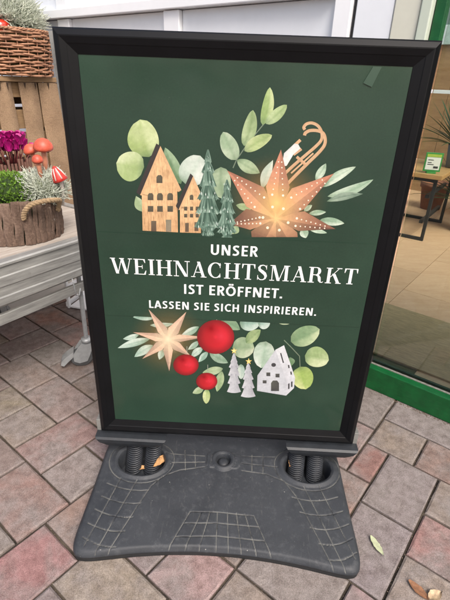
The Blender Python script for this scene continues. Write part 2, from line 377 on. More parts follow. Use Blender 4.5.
for a, b in [((107, 483), (149, 490)), ((101.7, 496), (141, 503)), ((95, 509), (133, 517)), ((88, 523), (125, 531)), ((83, 537), (116, 547))]: arc(a, b, 3)
for a, b in [((292, 497), (337.8, 497)), ((300, 512), (343, 511)), ((310, 527.5), (349, 524)), ((319, 543.5), (353, 538)), ((328, 559.5), (357, 552))]: arc(a, b, 4)
for a, b in [((190, 511.7), (166.7, 551)), ((201.7, 511.7), (183, 552)), ((210, 511.7), (198, 552)), ((217.5, 512), (216, 552)), ((227.5, 512.5), (228.5, 553)), ((236.4, 513), (241.7, 553.5)), ((245, 514), (257, 555)), ((254, 516), (272, 557))]: G(a, b)
G((190, 511.7), (217, 512), (254, 516)); G((183, 523), (217, 523), (259, 527)); G((175.5, 536.5), (217, 536), (265, 541))
G((165, 453), (205, 456)); G((172, 462.5), (205, 462)); G((185, 450), (185.5, 470)); G((195, 451), (195.5, 468)); G((241.7, 463), (278, 467)); G((241.7, 456), (275, 457)); G((252, 455), (252, 471)); G((263, 454), (263, 474))
def rings(cx, cy, ax, ay, n=40): return [(cx+ax*math.cos(2*PI*i/n), cy+ay*math.sin(2*PI*i/n)) for i in range(n+1)]
gro.append(rings(*SL, .088, .072)); gro.append(rings(*SR, .088, .072))
n_s, n_t = 430, 370
ss, tt = np.meshgrid(np.linspace(-1, 1, n_s), np.linspace(-1, 1, n_t))
inf = np.maximum(np.abs(ss), np.abs(tt)); pn = (np.abs(ss)**13+np.abs(tt)**13)**(1/13); k = np.where(pn > 0, inf/np.maximum(pn, 1e-9), 1)
s2, t2 = ss*k, tt*k
bx_ = s2*(.322+.012*t2**2); by_ = t2*(.242+.048*s2**2)
bz_ = HB(bx_, by_)
gd = np.full(bx_.shape, 9.0)
for line in gro:
    for (x0, y0), (x1, y1) in zip(line[:-1], line[1:]):
        dx, dy = x1-x0, y1-y0; L2 = dx*dx+dy*dy+1e-12
        q = np.clip(((bx_-x0)*dx+(by_-y0)*dy)/L2, 0, 1); gd = np.minimum(gd, np.hypot(bx_-x0-q*dx, by_-y0-q*dy))
gv = np.exp(-(gd/.00075)**2); bz_ = bz_-.0022*gv
def oval(c, ax, ay): return np.sqrt(((bx_-c[0])/ax)**2+((by_-c[1])/ay)**2)
for c in (SL, SR):
    o_ = oval(c, .064, .05)
    bz_ = bz_+.005*np.clip(1-np.abs(o_-1.12)/.16, 0, 1)
    f_ = np.clip((1.0-o_)/.10, 0, 1); bz_ = bz_*(1-f_)+.012*f_; gv = gv*(1-f_)
r_ = np.hypot(bx_-HU[0], by_-HU[1])
gv = np.where(r_ < .04, 0, gv)
ring_ = np.clip(1-np.abs(r_-.027)/.008, 0, 1); bz_ = bz_+.007*np.sqrt(ring_)
pl = (np.abs(bx_-HU[0]) < .046) & (np.abs(by_-HU[1]) < .026) & (np.abs(bx_-HU[0])+np.abs(by_-HU[1]) < .062); bz_ = bz_+np.where(pl & (r_ > .034), .003, 0)
f_ = np.clip((.020-r_)/.003, 0, 1); bz_ = bz_-f_*.014
edge = np.clip((inf-.965)/.035, 0, 1); bz_ = bz_-.006*edge**3
V = [np.stack([bx_.ravel(), by_.ravel(), bz_.ravel()], 1)]
idx = np.arange(n_s*n_t).reshape(n_t, n_s)
fq = np.stack([idx[:-1, :-1], idx[:-1, 1:], idx[1:, 1:], idx[1:, :-1]], -1).reshape(-1, 4)
rim = np.concatenate([idx[0, :-1], idx[:-1, -1], idx[-1, :0:-1], idx[:0:-1, 0]])
faces = [fq]; prev = rim; cnt = n_s*n_t; rp = V[0][rim]
rad = rp[:, :2]/np.linalg.norm(rp[:, :2], axis=1, keepdims=True)
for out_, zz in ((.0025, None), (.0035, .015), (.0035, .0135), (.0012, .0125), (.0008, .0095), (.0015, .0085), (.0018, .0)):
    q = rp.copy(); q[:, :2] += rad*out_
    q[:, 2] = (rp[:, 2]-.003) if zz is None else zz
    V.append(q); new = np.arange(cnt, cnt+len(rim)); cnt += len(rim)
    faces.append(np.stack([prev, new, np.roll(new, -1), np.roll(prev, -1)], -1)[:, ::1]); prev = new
V = np.concatenate(V); FQ = np.concatenate(faces)
me = bpy.data.meshes.new('base'); me.vertices.add(len(V)); me.vertices.foreach_set('co', V.astype(np.float32).ravel())
me.loops.add(FQ.size); me.loops.foreach_set('vertex_index', FQ.astype(np.int32).ravel()); me.polygons.add(len(FQ))
me.polygons.foreach_set('loop_start', np.arange(0, FQ.size, 4, dtype=np.int32)); me.update(calc_edges=True); me.validate()
ga = me.attributes.new('groove', 'FLOAT', 'POINT'); ga.data.foreach_set('value', np.concatenate([gv.ravel(), np.zeros(len(V)-gv.size)]).astype(np.float32))
UNDERCUT = simple('undercut_shade_edge', lin((26, 27, 29)), .7, 0, .3, 60, .2); me.materials.append(BASEM); me.materials.append(UNDERCUT)  # black on the lower skirt paints in the undercut shadow
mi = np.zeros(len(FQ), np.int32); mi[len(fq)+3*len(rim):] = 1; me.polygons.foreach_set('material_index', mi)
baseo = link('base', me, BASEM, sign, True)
q = MB(); q.lathe([(.001, -.0005), (.012, 0), (.0155, .004), (.0145, .009), (.009, .0125), (.001, .0135)][::1], 28)
q.obj('filler_cap', BASEM, baseo, True, loc=(HU[0], HU[1], .043))
# springs
SPR = simple('dark_coil_spring', lin((50, 53, 58)), .45, .2, .25, 60, .1)
BX, BY, BZ, BYAW, BW, BH = .01786, .8867, HC-.3921, -.02077, .68, .93283
BM = Matrix.Translation((BX, BY, BZ)) @ Matrix.Rotation(BYAW, 4, 'Z'); BL = RI @ BM
def spring(cx, cy, tx, ty, z0, z1, r=.0202, wr=.0028):
    turns = (z1-z0)/.0050; n = int(turns*22); q = MB(); pts = []
    for i in range(n+1):
        t = i/n; a = 2*PI*turns*t; pts.append((cx+(tx-cx)*t+r*math.cos(a), cy+(ty-cy)*t+r*math.sin(a), z0+(z1-z0)*t))
    q.tube(pts, wr, 6, up=Vector((0, 0, 1))); 
    q.obj('spring', SPR, sign, True)
zb = BZ-BH/2
for c, xs2 in ((SL, (-.027, .024)), (SR, (-.027, .024))):
    for dx in xs2:
        p = RI @ (BM @ Vector((0, .022, 0))); spring(c[0]+dx, c[1]+.004, c[0]+dx+.003, p.y, .013, zb-.036)
# brackets under the frame
BRK = simple('grey_bracket', lin((42, 46, 51), .75), .5, 0, .25, 40, .15)
def bracket(x0, x1):
    q = MB(); rows = [(-.0105, -.4666, 0), (-.024, -.4685, .0), (-.0295, -.4725, .004), (-.0285, -.484, .012), (-.024, -.496, .032), (-.014, -.504, .05), (.045, -.505, .055), (.05, -.4668, 0)]
    n = len(rows); v = [(x0+ins, y, z) for y, z, ins in rows]+[(x1-ins, y, z) for y, z, ins in rows]
    q.add(v, [tuple(range(n)), tuple(reversed(range(n, 2*n)))]+[(i, i+n, (i+1) % n+n, (i+1) % n) for i in range(n)])
    o = q.obj('bracket', BRK, sign); o.matrix_local = BL; return o
bl_ = RI.inverted() @ Vector((SL[0], SL[1], 0)); br_ = RI.inverted() @ Vector((SR[0], SR[1], 0))
bracket(-.350, -.160); bracket(.160, .350)
# frame rails (mitred, moulded profile): w across from the outer edge, d towards the viewer
prof = [(.0, -.034), (.0, .0005), (.0025, .004), (.0115, .0105), (.0135, .0105), (.024, .0075), (.0255, .0065), (.041, .001), (.0425, -.006)]
def rail(side):
    hx, hz = BW/2, BH/2; q = MB(); n = len(prof); rows = []
    for w_, d_ in prof:
        X, Z = hx-w_, hz-w_
        a, b = {'t': ((-X, Z), (X, Z)), 'b': ((X, -Z), (-X, -Z)), 'l': ((-X, -Z), (-X, Z)), 'r': ((X, Z), (X, -Z))}[side]
        rows.append(((a[0], -d_, a[1]), (b[0], -d_, b[1])))
    v = [r[0] for r in rows]+[r[1] for r in rows]
    f = [(i, i+1, i+1+n, i+n) for i in range(n-1)]+[(n-1, 0, n, 2*n-1)]
    f = [tuple(reversed(x)) for x in f]+[tuple(range(n)), tuple(reversed(range(n, 2*n)))]
    q.add(v, f); o = q.obj('frame_rail', BLACK, sign); o.matrix_local = BL
    # hairline gap at the mitre so that the joint reads
    o.scale = (.9994, 1, .9996); return o
for s_ in 'tblr': rail(s_)
SIDE = simple('pale_grey_side_channel', lin((150, 150, 146), .85), .45, .4, .2, 40, .15)
q = MB(); q.add([(x, y, z) for z, sh in ((-.2, .010), (BH/2-.004, -.021)) for y in (.0345, .052) for x in (-BW/2+sh, -BW/2+.016)], [(0, 2, 3, 1), (4, 5, 7, 6), (0, 1, 5, 4), (2, 6, 7, 3), (0, 4, 6, 2), (1, 3, 7, 5)]); o = q.obj('side_channel', SIDE, sign); o.matrix_local = BL
q = MB(); q.box(BW/2-.012, BW/2-.003, .0345, .052, -BH/2+.01, BH/2-.002, .001); o = q.obj('side_channel', BLACK, sign); o.matrix_local = BL
q = MB(); q.box(-BW/2+.013, BW/2-.013, .012, .030, -BH/2+.013, BH/2-.013, 0); o = q.obj('back_panel', simple('grey_back_panel', lin((120, 122, 124)), .5), sign); o.matrix_local = BL
for xx in (-1, 1):
    q = MB(); q.box(xx*.345-.006, xx*.345+.006, .0, .034, -BH/2-.001, -BH/2+.035, .001); o = q.obj('corner_clip', SIDE, sign); o.matrix_local = BL
# poster
PX, PZ = .2985, .425
poster = mesh('poster', [(-PX, .0, -PZ), (PX, .0, -PZ), (PX, .0, PZ), (-PX, .0, PZ)], [(0, 1, 2, 3)], POSTER, sign); poster.matrix_local = BL
EX = Vector((math.cos(BYAW), math.sin(BYAW), 0)); EN = Vector((-math.sin(BYAW), math.cos(BYAW), 0))
def bp(x, y):
    d = ray(x, y); P0 = Vector((BX, BY, BZ-HC)); t = P0.dot(EN)/d.dot(EN); P = d*t-P0; return P.dot(EX), P.z
layer = [0.00005]
PK = .8
last = ['']
def pr(name, verts2, faces, colors, mat=None):
    """one printed shape: verts2 in photo pixels, a colour (sRGB) for each vertex"""
    layer[0] += (0 if name in ('printed_dot', 'printed_glint', 'printed_window') and last[0] == name else 7e-6); last[0] = name; V = [(*bp(*p),) for p in verts2]
    V = [(x, -layer[0], z) for x, z in V]
    me = bpy.data.meshes.new(name); me.from_pydata(V, [], faces); me.update(); me.materials.append(mat or PRINT)
    at_ = me.color_attributes.new('Col', 'FLOAT_COLOR', 'POINT')
    for i, c in enumerate(colors): at_.data[i].color = (*lin(c[:3], PK), c[3] if len(c) > 3 else 1)
    o = bpy.data.objects.new(name, me); C.objects.link(o); o.parent = poster; return o
def mixc(a, b, t): return tuple(x+(y-x)*t for x, y in zip(a, b))
def pleaf(bx, by, tx, ty, wd, c1, c2=None, p=1.0, name='printed_leaf'):
    """watercolour leaf from its base to its tip; p > 1 pointed, p < 1 round"""
    c2 = c2 or mixc(c1, (235, 240, 225), .35); rnd = random.Random(int(bx*31+ty*17)); n, mm = 14, 6; V = []; Cc = []
    dx, dy = tx-bx, ty-by; L = math.hypot(dx, dy); ux, uy = dx/L, dy/L; ph = rnd.uniform(0, 6); bend = rnd.uniform(-.05, .05)*L
    for i in range(n+1):
        t = i/n; hw = wd/2*max(0, math.sin(PI*t**(.9)))**p
        for j in range(mm+1):
            s_ = j/mm*2-1; off = s_*hw+bend*math.sin(PI*t)
            V.append((bx+dx*t-uy*off, by+dy*t+ux*off))
            g = .5+.35*math.sin(ph+t*3.2+s_*1.3)+rnd.uniform(-.16, .16)+(.16 if s_ > 0 else -.1)-(.22 if abs(s_) < .1 else 0)
            c = mixc(c1, c2, min(1, max(0, g))); c = mixc(c, (70, 100, 66), .45*max(0, 1-t*4)); Cc.append(c)
    Fc = [(i*(mm+1)+j, i*(mm+1)+j+1, (i+1)*(mm+1)+j+1, (i+1)*(mm+1)+j) for i in range(n) for j in range(mm)]
    return pr(name, V, Fc, Cc)
def pblob(cx, cy, rx, ry, c1, c2, name='printed_leaf', rot=0):
    a = rot; dx, dy = math.cos(a)*rx, math.sin(a)*rx
    return pleaf(cx-dx, cy-dy, cx+dx, cy+dy, ry*2, c1, c2, .5, name)
def ppoly(name, pts, c, c2=None):
    cs = [c]*len(pts) if c2 is None else [mixc(c, c2, i/(len(pts)-1)) for i in range(len(pts))]
    return pr(name, pts, [tuple(range(len(pts)))], cs)
def pline(name, pts, wd, c):
    V = []; Fc = []
    for i, (x, y) in enumerate(pts):
        x0, y0 = pts[max(0, i-1)]; x1, y1 = pts[min(len(pts)-1, i+1)]; L = math.hypot(x1-x0, y1-y0) or 1; nx, ny = -(y1-y0)/L*wd/2, (x1-x0)/L*wd/2
        V += [(x+nx, y+ny), (x-nx, y-ny)]
    Fc = [(2*i, 2*i+1, 2*i+3, 2*i+2) for i in range(len(pts)-1)]
    cs = [mixc(c, (255, 240, 220), .18*(i % 2)) for i in range(len(V))]
    return pr(name, V, Fc, cs)
GL, GY, GD, GB = (150, 172, 128), (172, 190, 128), (98, 130, 92), (158, 182, 170)
# --- leaves and stems of the upper picture
pleaf(149, 157, 140, 119.5, 31, (150, 172, 104), (200, 212, 160), .5); pleaf(144, 167, 116.3, 163, 30, (158, 180, 118), (205, 216, 172), .5)
pleaf(144, 212, 136, 196, 10, GL); pleaf(181, 184, 165, 147.5, 15, GD, (150, 175, 140), .8)
pblob(193, 170, 16, 14.5, (170, 190, 172), (214, 222, 212), rot=-1.1); pblob(222, 183, 16, 10, (128, 154, 120), (186, 200, 170), rot=1.5)
pline('printed_stem', [(233, 168), (236.5, 160), (244, 149), (254, 136), (263, 125), (268, 119)], 1.0, (92, 112, 92))
pleaf(236, 160, 223, 132, 17, (142, 168, 134), (198, 210, 184), .56); pleaf(244, 146, 253, 110, 13.5, (126, 152, 100), (186, 202, 158), .6)
pleaf(262.5, 125, 270, 87.3, 11.5, (138, 166, 98), (192, 206, 152), .6); pleaf(266, 124, 286.8, 104.8, 11, (140, 166, 108), (190, 206, 158), .6)
pleaf(244.4, 151, 272, 135, 13, (150, 172, 110), (206, 214, 164), .6); pleaf(237, 160, 259.8, 173, 12.5, (122, 150, 112), (176, 194, 158), .8)
pleaf(262, 189, 273, 160, 10, (176, 196, 180), (216, 224, 210)); 
for q in [(323, 187, 355.8, 166.7, 9), (327.5, 196.5, 373.3, 179.5, 9.5), (315.6, 180, 326, 163.5, 8), (309, 213.5, 326, 212, 5.5), (320, 220, 344.3, 223.3, 8), (310, 230, 327, 233, 4.5), (302, 229, 306, 238, 9), (304, 211, 312, 205, 5)]: pleaf(*q, (138, 168, 140), (206, 220, 200), .8)
pleaf(326.7, 201.3, 363, 193.8, 7.5, (86, 112, 94), (160, 178, 158)); pleaf(236, 205, 252, 209, 7, (140, 170, 120)); pleaf(238, 226, 232, 234, 8, GL)
# --- sled
SB = (196, 156, 116)
def crv(P, n=5):
    c = [P[0]]+list(P)+[P[-1]]; out = []
    for i in range(1, len(c)-2):
        for k_ in range(n):
            t = k_/n; out.append(tuple(.5*(2*b+(d-a)*t+(2*a-5*b+4*d-e_)*t*t+(3*b-a-3*d+e_)*t**3) for a, b, d, e_ in zip(c[i-1], c[i], c[i+1], c[i+2])))
    return out+[P[-1]]
def c8(x, y): return (280+x/4.5, 115+y/4.5)
for wd, P in ((3.0, [(20, 265), (60, 228), (110, 185), (160, 142), (186, 112), (188, 80), (172, 50), (145, 36), (120, 40), (107, 55), (112, 66)]), (3.2, [(35, 308), (80, 262), (130, 212), (175, 168), (200, 135), (203, 105), (192, 80), (165, 70), (135, 70), (115, 80), (110, 92)])): pline('printed_sled', crv([c8(*p) for p in P]), wd, SB)
pline('printed_sled', [c8(50, 262), c8(150, 172)], 1.6, (206, 166, 124)); pline('printed_sled', [c8(75, 188), c8(116, 224)], 3, (196, 152, 112)); pline('printed_sled', [c8(96, 152), c8(60, 178)], 3, (196, 152, 112)); pline('printed_sled', [c8(92, 112), c8(62, 140)], 3, (206, 164, 120))
ppoly('printed_blanket', [c8(*p) for p in ((18, 172), (66, 128), (82, 132), (92, 150), (60, 178), (30, 228), (8, 232))], (208, 210, 208), (236, 236, 230))
# --- paper stars
def pglow(cx, cy, rx, ry, col, a0, cut=None, pw=1.6):
    n, mm = 10, 28; V = [(cx, cy)]; Cc = [(*col, a0)]
    for i in range(1, n+1):
        for j in range(mm):
            q_ = 2*PI*j/mm; x, y = cx+rx*i/n*math.cos(q_), cy+ry*i/n*math.sin(q_); V.append((x, min(y, cut) if cut else y)); Cc.append((*col, a0*(1-i/n)**pw))
    Fc = [(0, 1+j, 1+(j+1) % mm) for j in range(mm)]+[(1+(i-1)*mm+j, 1+i*mm+j, 1+i*mm+(j+1) % mm, 1+(i-1)*mm+(j+1) % mm) for i in range(1, n) for j in range(mm)]
    pr('printed_glow', V, Fc, Cc, PGLOW)
def pstar(name, c, tips, notch, col_in, col_out, dark, cut=None):
    """folded paper star: two facets to each point"""
    n = len(tips); 
    for i, t in enumerate(tips):
        for sgn in (0, 1):
            nt_ = notch[(i+sgn) % n] if not isinstance(notch[(i+sgn) % n], float) else None
            N_ = 9; V = [c]; Cc = [col_in]; Fc = []
            for k_ in range(1, N_+1):
                f = k_/N_
                a = (c[0]+(t[0]-c[0])*f, c[1]+(t[1]-c[1])*f); g = min(1, f*1.25)
                b0 = (c[0]+(nt_[0]-c[0])*min(1, f*1.0/.42), c[1]+(nt_[1]-c[1])*min(1, f*1.0/.42)) if f <= .42 else (nt_[0]+(t[0]-nt_[0])*(f-.42)/.58, nt_[1]+(t[1]-nt_[1])*(f-.42)/.58)
                sh = 1-(.16 if sgn else .02)-dark[i]*g
                V += [a, b0]; cc = mixc(col_in, col_out, g**.7); Cc += [tuple(v*sh for v in cc), tuple(v*(sh-.05) for v in cc)]
            Fc.append((0, 1, 2)); Fc += [(2*k_-1, 2*k_+1, 2*k_+2, 2*k_) for k_ in range(1, N_)]
            if cut: V = [(x, min(y, cut)) for x, y in V]
            pr(name, V, Fc, Cc)
pglow(277, 200, 52, 48, (250, 180, 90), .30, 236)
tips = [(281, 149.5), (334, 173.5), (335.5, 229), (300, 262), (254, 262), (229, 224), (227.3, 170.5)]
notch = [(265.3, 188), (290, 189), (303, 210.5), (297, 231), (276, 245), (251, 230), (247, 208)]
pstar('printed_star', (275.9, 218.5), tips, notch, (255, 212, 150), (210, 142, 112), [0, .02, .3, .36, .36, .3, .05], 237)
c0 = (275.9, 218.5)
pglow(277, 203, 26, 26, (255, 214, 140), .8, 236)
for t, w_ in zip(tips[:3]+tips[5:], (.16, .2, .13, .13, .2)):
    dx, dy = t[0]-c0[0], t[1]-c0[1]
    for f in (.34, .42, .5, .58, .66, .74, .82):
        for s_ in (-1, 1):
            o_ = s_*w_*(1.02-f)*.72; x, y = c0[0]+dx*f-dy*o_, c0[1]+dy*f+dx*o_; r = .75 if f > .4 else 1.25
            if y < 235: ppoly('printed_dot', [(x+r*math.cos(a*PI/3), y+r*math.sin(a*PI/3)) for a in range(6)], (252, 236, 214))
for a in (20, 75, 130, 185, 255, 305):
    x, y = c0[0]+13*math.cos(math.radians(a)), c0[1]+12*math.sin(math.radians(a)); ppoly('printed_dot', [(x+1.5*math.cos(q*PI/3), y+1.5*math.sin(q*PI/3)) for q in range(6)], (255, 240, 205))
# --- wooden house lanterns
W1, W2, RF = (222, 184, 138), (194, 148, 104), (48, 42, 40)
def win(x, y, w_, h_, c=(74, 66, 52), arch=False):
    P = [(x-w_/2, y+h_/2), (x+w_/2, y+h_/2+.1), (x+w_/2, y-h_/2)]+([(x+w_/4, y-h_/2-w_*.32), (x-w_/4, y-h_/2-w_*.32)] if arch else [])+[(x-w_/2, y-h_/2)]
    ppoly('printed_window', P, c, mixc(c, (120, 124, 100), .4))
def pwall(pts, c1, c2, mat=None):
    cx = sum(p[0] for p in pts)/len(pts); cy = sum(p[1] for p in pts)/len(pts); rnd = random.Random(3)
    V = [(cx, cy)]+pts; return pr('printed_house', V, [(0, i+1, (i+1) % len(pts)+1) for i in range(len(pts))], [c1]+[mixc(c1, c2, rnd.random()) for _ in pts], mat)
pwall([(160.3, 146), (181, 190.5), (177.3, 191.5), (178, 232.3), (142.7, 230.6), (141.8, 194), (139.2, 194.6)], W1, W2, PWOOD)
ppoly('printed_roof', [(156.4, 143.4), (160.5, 146), (140.2, 195), (136.3, 192.6)], RF)
ppoly('printed_roof_edge', [(160.5, 146), (181.4, 190), (178.5, 192), (160.3, 152), (142.5, 195.5), (140.2, 195)], (212, 172, 128))
win(159.5, 180, 6, 6, arch=True)
for x in (150.6, 160, 170.2): win(x, 197.5, 5.8, 5.2, arch=True); win(x, 208.8, 5.6, 5.8)
win(153.8, 226, 5.2, 10.4, (92, 72, 56)); win(168.6, 225.6, 5.4, 12, (140, 128, 108))
pwall([(192.3, 176), (203, 199.5), (201, 201), (201, 233), (180, 232.4), (180, 206), (178, 209)], W1, W2, PWOOD)
ppoly('printed_roof', [(190.4, 173.4), (193.2, 176), (178.5, 210), (175.8, 206)], RF)
ppoly('printed_roof_edge', [(193.2, 176), (203.4, 199), (201.3, 201), (192.6, 181), (180.5, 209.6), (178.5, 210)], (212, 172, 128))
win(191.6, 197.8, 3.6, 4, arch=True)
for x in (185.7, 191.6, 197.4): win(x, 208.5, 3.2, 4); win(x, 215.6, 3.2, 3.6)
win(187, 227.3, 3.6, 9, (92, 72, 56)); win(196.5, 226.5, 4, 9, (92, 72, 56))
# --- glass fir trees
def ptree(name, tip, tiers, c1, c2, hl=None, round_=False):
    x0, y0 = tip; yprev = y0; wp = .6; rnd = random.Random(int(x0))
    for y1, hw in tiers:
        V = []; Cc = []; n = 14 if hl else 8
        for j in range(n+1):
            s_ = j/n*2-1; V.append((x0+s_*wp, yprev)); Cc.append(mixc(c1, c2, .25+.4*abs(s_)+rnd.uniform(-.2, .2)))
        for j in range(n+1):
            s_ = j/n*2-1; V.append((x0+s_*hw*.72, yprev+(y1-yprev)*.55)); Cc.append(mixc(c1, c2, rnd.uniform(.0, .75) if hl else .3+.25*s_))
        for j in range(n+1):
            s_ = j/n*2-1; z = (1.6 if (j % 2 and hl) else 0)
            V.append((x0+s_*hw, y1+1.3*(1-s_*s_)-z)); Cc.append(mixc(c1, c2, rnd.uniform(.2, 1) if hl else .05+.3*(s_+1)/2))
        k_ = n+1; pr(name, V, [(r*k_+j, r*k_+j+1, (r+1)*k_+j+1, (r+1)*k_+j) for r in range(2) for j in range(n)], Cc)
        if hl:
            for j in range(int(hw*1.1)+1):
                x = x0+rnd.uniform(-.85, .85)*hw*.9; y = y1-rnd.uniform(0, 7); g_ = rnd.uniform(.3, 1); ppoly('printed_glint', [(x-.5*g_, y), (x+.1, y-2.4*g_), (x+.6*g_, y), (x, y+1.8*g_)], mixc((110, 150, 130), hl, rnd.random()))
        wp = hw*.55; yprev = y1-1.5
ptree('printed_tree', (208, 149.5), [(163, 3.8), (173, 7), (187, 9), (200, 11.5), (214, 13), (228, 14.5), (235.5, 7)], (18, 52, 38), (176, 202, 184), (236, 244, 238))
ptree('printed_tree', (227, 179.5), [(191, 4), (203, 7.2), (214, 8.5), (225, 9.6), (233, 10.5), (238.5, 6)], (20, 54, 40), (176, 202, 184), (236, 244, 238))
# --- lower picture
for q in [(153.3, 318.6, 133, 317, 6.5), (139, 334.5, 123, 338.8, 5.5), (150, 338.8, 117.8, 347.9, 7.5), (153, 345, 134.4, 356.8, 8.5), (163, 349, 159.3, 359.5, 6.5), (150, 325, 174, 323.5, 5), (199, 326.5, 181, 335.5, 7), (199, 341, 188, 349.6, 5.5), (203, 347.5, 191, 357.3, 7), (208, 351.5, 198.6, 362, 6)]: pleaf(*q, (136, 170, 152), (202, 218, 206), .9)
pleaf(209.5, 353, 228, 362.7, 8.5, (120, 150, 124), (182, 200, 180), .8); pleaf(223, 368.5, 202.5, 372.5, 8, GL, None, .8); pleaf(222, 371, 217, 391.5, 8.5, (138, 164, 120), (190, 204, 166), .8)
pleaf(204, 387, 192.6, 393, 6.5, GL, None, .8); pleaf(206.8, 389, 206.2, 403.5, 7.5, (156, 178, 110), (204, 214, 160), .56); pleaf(221, 320, 240, 329.5, 11, (112, 144, 112), (160, 182, 150), .8)
pblob(249.7, 323, 10, 7.5, (140, 172, 156), (198, 214, 202)); pblob(264, 323.5, 6, 5, (150, 180, 166), (198, 214, 202)); pblob(285, 321.5, 7, 3.4, GL, (190, 204, 170)); pblob(243.4, 347.6, 11, 10.5, (138, 162, 126), (196, 204, 176))
pleaf(246, 343, 260.6, 329.6, 11, (112, 140, 92), (166, 184, 134), .8); pblob(241, 371.5, 7.5, 3.6, GB, (196, 208, 196), rot=1.57)
pblob(263.5, 354.5, 13.5, 10.5, (160, 184, 162), (222, 228, 218), rot=1.75); pleaf(290, 357, 291, 366, 8, GD)
pline('printed_stem', [(284, 340), (292, 348), (299.5, 356), (300, 367)], .9, (98, 118, 96))
pleaf(290.8, 341.5, 319.5, 329, 19.5, (122, 152, 112), (192, 206, 164), .55); pleaf(304.8, 355.5, 328.8, 360, 20.5, (148, 172, 116), (204, 214, 172), .5); pleaf(300, 366.5, 306, 389, 21.5, (150, 176, 92), (206, 214, 150), .5)
def bauble(cx, cy, rx, ry):
    n, mm = 7, 32; V = [(cx, cy)]; Cc = [(214, 34, 48)]; Fc = []
    for i in range(1, n+1):
        for j in range(mm):
            a = 2*PI*j/mm; r = i/n; V.append((cx+rx*r*math.cos(a), cy+ry*r*math.sin(a)))
            g = .5+.5*math.cos(a-.2)*r; Cc.append(mixc(mixc((160, 10, 22), (214, 28, 44), g), (104, 6, 14), max(0, r-.6)*1.9))
    Fc = [(0, 1+j, 1+(j+1) % mm) for j in range(mm)]
    for i in range(1, n): Fc += [(1+(i-1)*mm+j, 1+i*mm+j, 1+i*mm+(j+1) % mm, 1+(i-1)*mm+(j+1) % mm) for j in range(mm)]
    pline('printed_stem', [(cx+1, cy-ry-(8 if rx < 15 else .4)), (cx+1, cy-ry)], .5, (150, 160, 150)); pr('printed_bauble', V, Fc, Cc, PSMOOTH); pglow(cx+rx*.30, cy-ry*.05, rx*.62, ry*.62, (255, 74, 92), .5); pglow(cx-rx*.25, cy-ry*.5, rx*.45, ry*.4, (120, 6, 18), .35)
GRY = (206, 208, 212); GRD = (128, 130, 138)
ptree('printed_tree', (234, 353), [(358, 2.2), (362, 3.6), (367, 5.2), (375, 5.8), (383, 6.4), (391.5, 7)], GRY, GRD)
ptree('printed_tree', (248.2, 363), [(368, 2.4), (372.5, 4), (379, 5.4), (387.5, 6.4), (396, 7.4)], GRY, GRD)
for x, y in ((234, 350.6), (248.7, 361.2)):
    P = [(x+(3.4 if i % 2 == 0 else 1.4)*math.sin(i*PI/5), y-(3.4 if i % 2 == 0 else 1.4)*math.cos(i*PI/5)) for i in range(10)]; pr('printed_star', [(x, y)]+P, [(0, i+1, (i+1) % 10+1) for i in range(10)], [(250, 232, 160)]+[(230, 200, 110)]*10)
pwall([(275.5, 349.5), (287, 382), (286, 395.4), (257, 390.6), (257.4, 375.3)], (200, 203, 208), (182, 186, 192))
ppoly('printed_house', [(275.5, 349.5), (284, 345), (295, 377.2), (294, 387.8), (286, 395.4), (287, 382)], (216, 219, 222), (198, 200, 206))
DK = (62, 62, 64)
win(275, 386.8, 8, 8, DK, True); win(268.3, 374, 4, 3.6, DK); win(277.5, 375.3, 4, 3.6, DK); win(264.6, 381.6, 3.8, 3, DK)
ppoly('printed_window', [(273.6+2.4*math.cos(a*PI/6), 364.7+2*math.sin(a*PI/6)) for a in range(12)], DK)
ppoly('printed_window', [(280, 353), (281.2, 352.6), (284, 362.4), (282.8, 363)], DK)
for x, y in ((288.7, 366.4), (291, 373)): ppoly('printed_window', [(x-.9, y-1.6), (x+.5, y-1.8), (x+1, y+1.4), (x-.4, y+1.6)], DK)
for x, y in ((288.8, 386), (291.8, 384)): ppoly('printed_window', [(x-.8, y-2.4), (x+.7, y-3), (x+.7, y+2.4), (x-.8, y+3)], DK)
# --- text band and lettering
bc = [bp(79, 236.5), bp(380, 238)]; zt = bp(200, 236.2)[1]; zb_ = bp(200, 319.3)[1]
layer[0] += 5e-5
band = mesh('text_band', [(-PX+.0005, -layer[0], zb_), (PX-.0005, -layer[0], zb_), (PX-.0005, -layer[0], zt), (-PX+.0005, -layer[0], zt)], [(0, 1, 2, 3)], POSTER, poster)
layer[0] += 5e-5
pglow(168, 339, 40, 38, (240, 180, 100), .25)
tips2 = [(148.6, 309), (186.4, 311.6), (205.3, 336.7), (191, 356.3), (169.3, 371), (142.4, 358.6), (133.3, 332)]
c2_ = (168, 339.3); notch2 = []
for i in range(7):
    a, b = tips2[i-1], tips2[i]; mx_, my_ = (a[0]+b[0])/2-c2_[0], (a[1]+b[1])/2-c2_[1]; L = math.hypot(mx_, my_); notch2.append((c2_[0]+mx_/L*11.5, c2_[1]+my_/L*11))
pstar('printed_star', c2_, tips2, notch2, (255, 226, 190), (226, 188, 162), [0, 0, .05, .05, .05, .03, 0])
pglow(168, 339, 17, 17, (255, 236, 200), .75)
bauble(215.7, 336.7, 18.6, 17); bauble(186, 364.6, 12.7, 10.5); bauble(206.8, 381, 10.6, 8.6)
LET = N('white_print'); LET.base(lin((238, 240, 240), .86)); LET.set(Roughness=.5, Coat_Weight=.5, Coat_Roughness=.2); LET = LET.m
def glyph_mesh(polys): 
    V = []; Fc = []
    for i, P in enumerate(polys):
        k_ = len(V); V += [(x, z, i*4e-6) for x, z in P]; Fc.append(tuple(range(k_, k_+len(P))))
    return V, Fc
